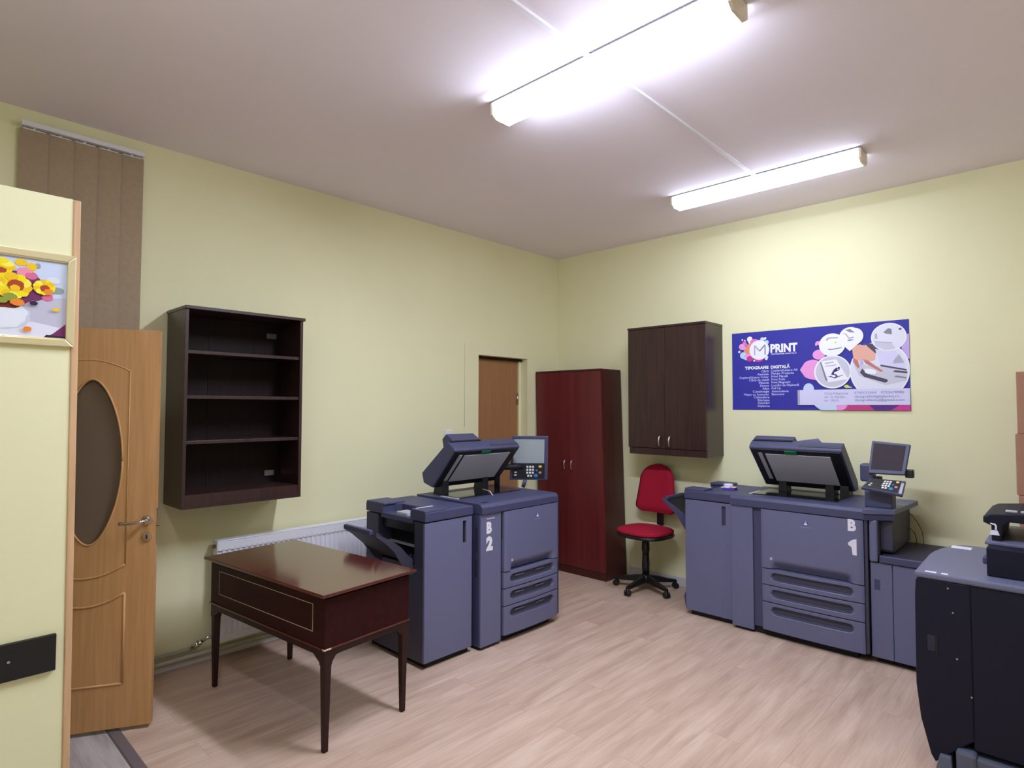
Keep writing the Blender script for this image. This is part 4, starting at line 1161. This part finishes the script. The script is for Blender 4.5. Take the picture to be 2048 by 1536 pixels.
# ------------------------------------------------------------------ nearest copier at the right edge, seen from behind its end
t = thing('copier', 'dark navy copier cut off by the right edge, nearest the camera', 'copier', (3.75, -1.25, 0))
xa, xb, yf, yb = 3.268, 4.35, -1.60, -0.90
b = MB()
pr = [(xa + 0.012, 0.19), (xa - 0.002, 0.33), (xa, 0.70), (xa + 0.004, 0.765), (xa + 0.012, 0.780), (3.46, 0.778), (3.46, 0.155), (xa + 0.06, 0.025), (xa + 0.045, 0.05)]
b.prism(pr, 'y', yf, yb + 0.02, M['p3body'], 0.006)
b.build('end_door', t)
b = MB().box(3.4585, xb, yf + 0.003, yb + 0.02, 0.12, 0.778, M['p3body'], 0.004)
b.build('main_body', t)
# top with rounded rear-left shoulder
n = 10
poly = [(xa + 0.002, yf - 0.004), (xb, yf - 0.004), (xb, yb + 0.03)]
for k in range(n + 1):
    a_ = PI / 2 + (PI / 2) * k / n
    poly.append((xa + 0.12 + 0.125 * math.cos(a_), yb - 0.33 + 0.37 * math.sin(a_)))
b = MB().prism(poly, 'z', 0.778, 0.806, M['p3top'], 0.008)
b.build('top_cover', t)
b = MB()
b.box(xa + 0.070, xa + 0.076, yf - 0.0015, yf + 0.004, 0.47, 0.55, M['void'])
b.box(xa + 0.042, xa + 0.069, yf - 0.0012, yf + 0.004, 0.48, 0.545, mat('grip_bump', (44, 42, 62), 0.5, spec=0.3), 0.001)
b.build('door_grip', t)
b = MB()
for x, z in ((3.385, 0.752), (3.40, 0.655), (3.41, 0.47), (3.455, 0.33)):
    b.cyl((x, yf - 0.002, z), (x, yf + 0.004, z), 0.0035, M['steel'], None, 10)
b.build('screws', t)
MB().box(3.318, 3.398, -0.985, -0.925, 0.8055, 0.8075, M['sticker'], 0.0008).build('paper_label', t)
for x0, x1 in ((3.305, 3.345), (3.362, 3.385)):
    MB().box(x0, x1, yf + 0.003, yf + 0.022, 0.8055, 0.8072, M['sticker'], 0.0006).build('tape_piece', t)
# feet and stabiliser at the bottom
b = MB().hexa([(3.33, yf - 0.03, 0), (3.39, yf - 0.03, 0), (3.39, yf + 0.2, 0), (3.33, yf + 0.2, 0), (3.345, yf - 0.015, 0.07), (3.385, yf - 0.015, 0.07), (3.385, yf + 0.2, 0.07), (3.345, yf + 0.2, 0.07)], M['p3foot'], 0.006)
b.box(3.40, 3.47, yf - 0.03, yf + 0.3, 0.0, 0.115, M['p3foot'], 0.014)
b.box(3.46, xb, yf - 0.02, yb, 0.0, 0.10, M['p3foot'], 0.008)
b.build('base_frame', t)
# scanner block on top
b = MB().box(3.505, xb, -1.50, -0.93, 0.805, 0.925, M['p3body'], 0.006)
b.box(3.495, xb, -1.44, -0.93, 0.925, 0.938, M['p3top'], 0.003)
b.box(3.488, 3.507, -1.46, -1.40, 0.845, 0.875, M['cover'], 0.005)
b.build('scanner', t)
b = MB().prism([(3.488, 1.035), (3.51, 1.048), (3.60, 1.058), (xb, 1.058), (xb, 1.02), (3.575, 1.02), (3.555, 1.0), (3.545, 0.937), (3.515, 0.937), (3.515, 1.0), (3.488, 1.012)], 'y', -1.40, -1.0, M['p3body'], 0.005)
b.build('document_feeder', t)
b = MB().box(3.56, 3.60, -1.36, -1.34, 1.0565, 1.066, M['strip'], 0.003)
b.box(3.61, 3.64, -1.36, -1.34, 1.0565, 1.066, M['strip'], 0.003)
b.build('feeder_guides', t)
b = MB().prism([(3.514, 0.982), (3.536, 0.982), (3.543, 0.962), (3.509, 0.962)], 'y', -1.4025, -1.4012, M['sticker'])
b.prism([(3.512, 1.012), (3.530, 1.010), (3.534, 1.0), (3.533, 0.984), (3.527, 0.984), (3.528, 1.002), (3.512, 1.008)], 'y', -1.4025, -1.4012, M['sticker'])
b.build('sticker', t)

# ------------------------------------------------------------------ cartons at the right edge
for (x0, z0, z1, lab) in ((3.548, 0.0, 0.34, 'cardboard box at the bottom of the stack at the right edge'), (3.552, 0.34, 0.68, 'cardboard box second from the bottom of the stack at the right edge'), (3.550, 0.68, 1.03, 'cardboard box third from the bottom of the stack at the right edge'), (3.543, 1.03, 1.362, 'cardboard box just below the topmost one of the stack at the right edge'), (3.553, 1.362, 1.70, 'topmost cardboard box of the stack at the right edge')):
    t = thing('cardboard_box', lab, 'box', (x0 + 0.22, -0.24, z0), 0.0, 'cardboard boxes stacked at the right edge')
    MB().box(x0, x0 + 0.44, -0.42, -0.08, z0, z1 - 0.001, M['carton'], 0.004).build('carton', t)
    MB().box(x0 + 0.0, x0 + 0.441, -0.28, -0.225, z1 - 0.0012, z1 - 0.0004, M['tape']).build('tape_strip', t)

# ------------------------------------------------------------------ printed banner on the back wall
PX, PZ = 1.797, 1.483
t = thing('banner', 'blue printing-shop banner with round photos on the back wall above the B 1 copier', 'banner', (PX + 0.6, -0.001, PZ))
PB = {k: flat('ink_' + k, v) for k, v in dict(blue=(58, 56, 158), white=(244, 242, 252), lav=(218, 214, 246), paleblue=(208, 218, 246), pink=(240, 160, 222), pink2=(236, 120, 200), orange=(240, 150, 110), magenta=(206, 64, 150), red=(196, 66, 130), purple=(92, 50, 130), cyan=(180, 222, 244), yellow=(214, 226, 110), grey=(178, 174, 196), grey2=(206, 204, 222), grey3=(140, 136, 150), dark=(84, 76, 96), skin=(232, 176, 160), skin2=(196, 124, 116), text=(186, 184, 250), ink=(150, 150, 190), navy=(58, 50, 110), pale=(228, 226, 242), lilac=(196, 172, 232)).items()}
Lr = [0]
def yy_(): Lr[0] += 1; return -0.0028 - 0.00008 * Lr[0]
BX, BZ = (1, 0, 0), (0, 0, 1)
MB().box(PX, PX + 1.198, -0.0028, -0.0006, PZ, PZ + 0.607, PB['blue']).build('sheet', t)
def el(b, x, z, rx, rz, m, seg=40): b.ellipse((PX + x, yy_(), PZ + z), BX, BZ, rx, rz, PB[m], seg)
def po(b, pts, m):
    y = yy_(); b.poly([(PX + min(max(p[0], 0.0), 1.198), y, PZ + min(max(p[1], 0.0), 0.607)) for p in pts], PB[m])
def clip_el(b, x, z, rx, rz, m, seg=56):
    po(b, [(x + rx * math.cos(2 * PI * k / seg), z + rz * math.sin(2 * PI * k / seg)) for k in range(seg)], m)
def drop(b, x, z, r, tx, tz, m, seg=20):
    d_ = Vector((tx - x, tz - z)); L = d_.length; d_ /= L
    a0 = math.atan2(d_.y, d_.x); pts = [(tx, tz)]
    for k in range(seg + 1):
        a = a0 + 0.9 + (2 * PI - 1.8) * k / seg; pts.append((x + r * math.cos(a), z + r * math.sin(a)))
    po(b, pts, m)
# logo
b = MB()
drop(b, 0.142, 0.553, 0.021, 0.150, 0.490, 'white'); drop(b, 0.080, 0.497, 0.024, 0.150, 0.455, 'pink'); drop(b, 0.100, 0.526, 0.014, 0.140, 0.48, 'pink2')
el(b, 0.143, 0.485, 0.026, 0.034, 'orange'); el(b, 0.128, 0.456, 0.034, 0.030, 'orange'); el(b, 0.178, 0.53, 0.034, 0.022, 'pink2'); drop(b, 0.090, 0.428, 0.026, 0.118, 0.388, 'cyan'); el(b, 0.128, 0.420, 0.03, 0.018, 'pink')
el(b, 0.142, 0.400, 0.026, 0.022, 'magenta'); el(b, 0.207, 0.388, 0.036, 0.016, 'magenta'); drop(b, 0.240, 0.545, 0.016, 0.222, 0.515, 'lav'); drop(b, 0.262, 0.552, 0.008, 0.255, 0.535, 'white'); drop(b, 0.272, 0.520, 0.016, 0.235, 0.505, 'cyan')
for x, z, r in ((0.059, 0.458, 0.009), (0.084, 0.552, 0.007), (0.104, 0.545, 0.006), (0.175, 0.383, 0.007), (0.275, 0.405, 0.008), (0.268, 0.393, 0.01)): el(b, x, z, r, r, 'white', 20)
el(b, 0.215, 0.464, 0.077, 0.077, 'pale'); el(b, 0.215, 0.464, 0.071, 0.071, 'white')
th = 0.010
for (p, q, m) in (((0.180, 0.424), (0.180, 0.500), 'lilac'), ((0.180, 0.500), (0.218, 0.455), 'grey'), ((0.218, 0.455), (0.260, 0.502), 'grey3'), ((0.260, 0.502), (0.260, 0.424), 'ink')):
    d_ = Vector((q[0] - p[0], q[1] - p[1])).normalized(); n_ = Vector((-d_.y, d_.x)) * th * 0.5
    po(b, [(p[0] + n_.x, p[1] + n_.y), (p[0] - n_.x, p[1] - n_.y), (q[0] - n_.x, q[1] - n_.y), (q[0] + n_.x, q[1] + n_.y)], m)
b.build('logo', t)
# lettering
b = MB()
b.text('PRINT', (PX + 0.300, yy_(), PZ + 0.440), BX, BZ, 0.085, PB['white'], 'LEFT', 0.045, 0.196)
b.build('name_lettering', t)
b = MB()
b.text('TIPOGRAFIE DIGITALĂ', (PX + 0.302, yy_(), PZ + 0.421), BX, BZ, 0.0125, PB['white'], 'LEFT', 0.02, 0.188)
b.build('tagline_lettering', t)
b = MB()
b.text('TIPOGRAFIE', (PX + 0.284, yy_(), PZ + 0.316), BX, BZ, 0.0315, PB['white'], 'RIGHT', 0.04, 0.182)
b.text('DIGITALĂ', (PX + 0.301, yy_(), PZ + 0.316), BX, BZ, 0.0315, PB['white'], 'LEFT', 0.04, 0.139)
b.build('heading_lettering', t)
b = MB()
left = ['Cărți', 'Reviste', 'Copiere/Listare Color', 'Cărți de vizită', 'Pliante', 'Flyere', 'Afișe', 'Cataloage', 'Mape cu buzunar', 'Calendare', 'Etichete', 'Felicitări', 'Diplome']
lw_ = [0.056, 0.083, 0.228, 0.152, 0.076, 0.068, 0.052, 0.126, 0.196, 0.120, 0.090, 0.088, 0.091]
for i, s_ in enumerate(left):
    b.text(s_, (PX + 0.2845 + 0.0004 * i, yy_(), PZ + 0.2895 - 0.02215 * i), BX, BZ, 0.0225, PB['text'], 'RIGHT', 0.028, lw_[i])
b.build('service_list_lettering', t)
b = MB()
right = ['Copiere/Listare A0', 'Planșe Proiecte', 'Print Pânză', 'Print Folie', 'Print Magnetic', 'Lucrări de Diplomă', 'Roll Up', 'Autocolante', 'Bannere']
rw_ = [0.193, 0.167, 0.121, 0.103, 0.140, 0.198, 0.069, 0.124, 0.092]
for i, s_ in enumerate(right):
    b.text(s_, (PX + 0.302 + 0.0005 * i, yy_(), PZ + 0.2925 - 0.0225 * i), BX, BZ, 0.0225, PB['text'], 'LEFT', 0.028, rw_[i])
b.build('service_list_lettering', t)
# pink drops
b = MB()
drop(b, 0.600, 0.296, 0.072, 0.7, 0.20, 'pink'); drop(b, 0.588, 0.296, 0.068, 0.512, 0.297, 'pink'); b.build('colour_drop', t)
b = MB(); el(b, 0.643, 0.402, 0.042, 0.036, 'pink'); b.build('colour_drop', t)
b = MB(); el(b, 0.640, 0.487, 0.018, 0.014, 'pink'); el(b, 0.626, 0.478, 0.007, 0.012, 'pink'); b.build('colour_drop', t)
b = MB(); clip_el(b, 1.196, 0.427, 0.042, 0.083, 'lilac'); b.build('colour_drop', t)
# big round photo of a hand at a machine
b = MB()
clip_el(b, 1.021, 0.275, 0.179, 0.195, 'white'); el(b, 1.021, 0.275, 0.172, 0.188, 'pale')
po(b, [(0.862, 0.36), (0.88, 0.43), (0.94, 0.458), (0.90, 0.36)], 'grey3'); po(b, [(0.94, 0.463), (1.02, 0.455), (1.06, 0.40), (0.98, 0.39)], 'dark')
po(b, [(1.0, 0.42), (1.12, 0.40), (1.17, 0.33), (1.17, 0.28), (1.03, 0.31)], 'lav')
po(b, [(0.865, 0.325), (1.18, 0.275), (1.18, 0.20), (1.06, 0.17), (0.90, 0.24)], 'grey2')
po(b, [(1.03, 0.312), (1.180, 0.275), (1.181, 0.264), (1.03, 0.300)], 'dark'); po(b, [(1.10, 0.262), (1.115, 0.270), (1.184, 0.259), (1.184, 0.247), (1.118, 0.256)], 'dark')
po(b, [(1.108, 0.225), (1.12, 0.235), (1.178, 0.222), (1.178, 0.212)], 'grey3'); po(b, [(1.109, 0.339), (1.139, 0.378), (1.168, 0.318), (1.103, 0.316)], 'grey')
po(b, [(0.92, 0.29), (0.905, 0.262), (0.93, 0.232), (1.055, 0.188), (1.072, 0.196), (1.068, 0.21), (0.95, 0.252), (0.93, 0.276)], 'dark')
po(b, [(0.935, 0.288), (0.935, 0.262), (0.955, 0.252), (1.0, 0.248), (1.005, 0.27), (0.975, 0.285)], 'white')
po(b, [(0.858, 0.44), (0.905, 0.459), (0.955, 0.44), (1.004, 0.388), (0.998, 0.345), (0.96, 0.335), (0.93, 0.35), (0.895, 0.345), (0.868, 0.36)], 'skin')
po(b, [(0.868, 0.365), (0.863, 0.34), (0.893, 0.292), (0.905, 0.30), (0.895, 0.345)], 'skin2'); po(b, [(0.925, 0.355), (0.96, 0.34), (1.045, 0.268), (1.032, 0.262), (0.94, 0.325)], 'skin2'); po(b, [(0.905, 0.34), (0.925, 0.352), (0.928, 0.32), (0.912, 0.31)], 'lilac')
b.build('round_photo', t)
b = MB()
clip_el(b, 1.081, 0.496, 0.104, 0.095, 'white'); el(b, 1.081, 0.496, 0.098, 0.089, 'pale')
po(b, [(1.0, 0.47), (1.10, 0.455), (1.12, 0.415), (1.06, 0.407), (1.0, 0.44)], 'grey2'); po(b, [(0.998, 0.474), (1.1, 0.458), (1.1, 0.453), (0.998, 0.468)], 'grey'); po(b, [(1.05, 0.53), (1.08, 0.556), (1.10, 0.548), (1.10, 0.512), (1.065, 0.52)], 'grey3'); po(b, [(1.14, 0.55), (1.158, 0.553), (1.156, 0.54), (1.142, 0.538)], 'dark'); po(b, [(1.0, 0.52), (1.012, 0.53), (1.016, 0.488), (1.002, 0.49)], 'grey')
b.build('round_photo', t)
b = MB()
drop(b, 0.849, 0.513, 0.071, 0.845, 0.415, 'white'); el(b, 0.876, 0.518, 0.055, 0.058, 'white')
po(b, [(0.816, 0.566), (0.85, 0.571), (0.879, 0.543), (0.85, 0.546)], 'grey3'); po(b, [(0.800, 0.545), (0.822, 0.532), (0.84, 0.500), (0.875, 0.507), (0.868, 0.516), (0.842, 0.51), (0.826, 0.54)], 'grey'); po(b, [(0.83, 0.486), (0.86, 0.488), (0.872, 0.497), (0.84, 0.497)], 'grey3')
b.build('round_photo', t)
b = MB()
el(b, 0.732, 0.467, 0.086, 0.082, 'white'); po(b, [(0.69, 0.505), (0.705, 0.522), (0.77, 0.521), (0.772, 0.512), (0.712, 0.512), (0.702, 0.497)], 'grey'); po(b, [(0.707, 0.432), (0.725, 0.430), (0.795, 0.440), (0.795, 0.446), (0.725, 0.438), (0.707, 0.440)], 'grey3'); po(b, [(0.75, 0.49), (0.76, 0.492), (0.76, 0.478), (0.75, 0.476)], 'yellow')
b.build('round_photo', t)
b = MB()
el(b, 0.731, 0.274, 0.121, 0.119, 'white'); el(b, 0.732, 0.275, 0.111, 0.109, 'grey2'); po(b, [(0.650, 0.345), (0.662, 0.352), (0.708, 0.205), (0.685, 0.215)], 'grey3')
po(b, [(0.658, 0.352), (0.758, 0.363), (0.832, 0.220), (0.703, 0.200)], 'white'); po(b, [(0.682, 0.340), (0.740, 0.347), (0.743, 0.340), (0.685, 0.332)], 'grey'); po(b, [(0.686, 0.318), (0.758, 0.326), (0.760, 0.320), (0.688, 0.312)], 'grey')
po(b, [(0.722, 0.255), (0.740, 0.288), (0.757, 0.304), (0.768, 0.296), (0.758, 0.280), (0.742, 0.268), (0.744, 0.25)], 'navy'); po(b, [(0.742, 0.275), (0.752, 0.272), (0.782, 0.288), (0.776, 0.292)], 'navy'); po(b, [(0.734, 0.256), (0.756, 0.256), (0.766, 0.243), (0.748, 0.226), (0.741, 0.231), (0.755, 0.244)], 'navy')
el(b, 0.774, 0.300, 0.008, 0.008, 'navy', 16); po(b, [(0.70, 0.238), (0.72, 0.245), (0.745, 0.232), (0.80, 0.252), (0.80, 0.248), (0.745, 0.226), (0.72, 0.238)], 'navy')
b.build('round_photo', t)
# contact strip
b = MB()
el(b, 0.571, 0.152, 0.037, 0.044, 'paleblue'); po(b, [(0.600 + 0.216 * i / 20, 0.05 - 0.062 * math.sin(PI * i / 20) ** 0.7) for i in range(21)], 'paleblue'); po(b, [(0.494, 0.148), (0.494, 0.038), (0.512, 0.038), (0.512, 0.148)], 'grey'); po(b, [(0.510, 0.148), (0.510, 0.0385), (1.198, 0.0385), (1.198, 0.148)], 'lav')
po(b, [(0.803, 0.171), (0.822, 0.181), (0.859, 0.157), (0.815, 0.157)], 'yellow')
po(b, [(0.752, 0.0375), (0.826, 0.0375), (0.815, 0.015), (0.79, 0.0), (0.756, 0.0)], 'pink'); po(b, [(0.826, 0.0375), (0.955, 0.0375), (0.975, 0.02), (0.99, 0.0), (0.79, 0.0), (0.815, 0.015)], 'red'); po(b, [(0.955, 0.0375), (1.14, 0.0375), (1.11, 0.018), (1.085, 0.0), (0.99, 0.0), (0.975, 0.02)], 'purple'); po(b, [(1.14, 0.0375), (1.198, 0.0375), (1.198, 0.0), (1.085, 0.0), (1.11, 0.018)], 'magenta')
b.build('contact_strip', t)
for s_, x, z, w_ in (('Cluj-Napoca', 0.677, 0.1125, 0.152), ('str. G. Barițiu,', 0.677, 0.0875, 0.137), ('nr. 30/1', 0.677, 0.0625, 0.088), ('0740131064', 0.868, 0.1150, 0.134), ('0723678980', 1.030, 0.1155, 0.134), ('tipografiedigitalacluj.ro', 0.870, 0.0895, 0.268), ('tipografiecluj@gmail.com', 0.870, 0.0650, 0.296)):
    b = MB().text(s_, (PX + x, yy_(), PZ + z), BX, BZ, 0.0225, PB['ink'], 'LEFT', 0.012, w_)
    b.build('contact_lettering', t)

# ------------------------------------------------------------------ camera
cam = bpy.data.cameras.new('camera'); co = bpy.data.objects.new('camera', cam); col.objects.link(co)
cam.sensor_fit = 'HORIZONTAL'; cam.sensor_width = 36.0
cam.lens = 36.0 * 1194.75 / 2048.0
cam.clip_start = 0.05
w_, p_, r_ = (math.radians(v) for v in (133.503, 2.2201, 0.1278))
f = Vector((math.cos(w_) * math.cos(p_), math.sin(w_) * math.cos(p_), math.sin(p_)))
rt = Vector((math.sin(w_), -math.cos(w_), 0)); up = rt.cross(f)
rt2 = rt * math.cos(r_) + up * math.sin(r_); up2 = up * math.cos(r_) - rt * math.sin(r_)
co.matrix_world = Matrix(((rt2.x, up2.x, -f.x, 3.8), (rt2.y, up2.y, -f.y, -4.66982), (rt2.z, up2.z, -f.z, 1.5), (0, 0, 0, 1)))
sc.camera = co

# ------------------------------------------------------------------ plan units to metres
for me in {o.data for o in col.objects if o.type == 'MESH'}:
    me.transform(Matrix.Scale(SC, 4))
for o in col.objects:
    o.location = o.location * SC

# ------------------------------------------------------------------ world and view
wd = bpy.data.worlds.new('world'); sc.world = wd; wd.use_nodes = True
wd.node_tree.nodes['Background'].inputs[0].default_value = (0.05, 0.05, 0.06, 1)
wd.node_tree.nodes['Background'].inputs[1].default_value = 0.2
vs = sc.view_settings
vs.view_transform = 'Standard'; vs.look = 'None'; vs.gamma = 1.0; vs.use_curve_mapping = False
vs.exposure = 0.08
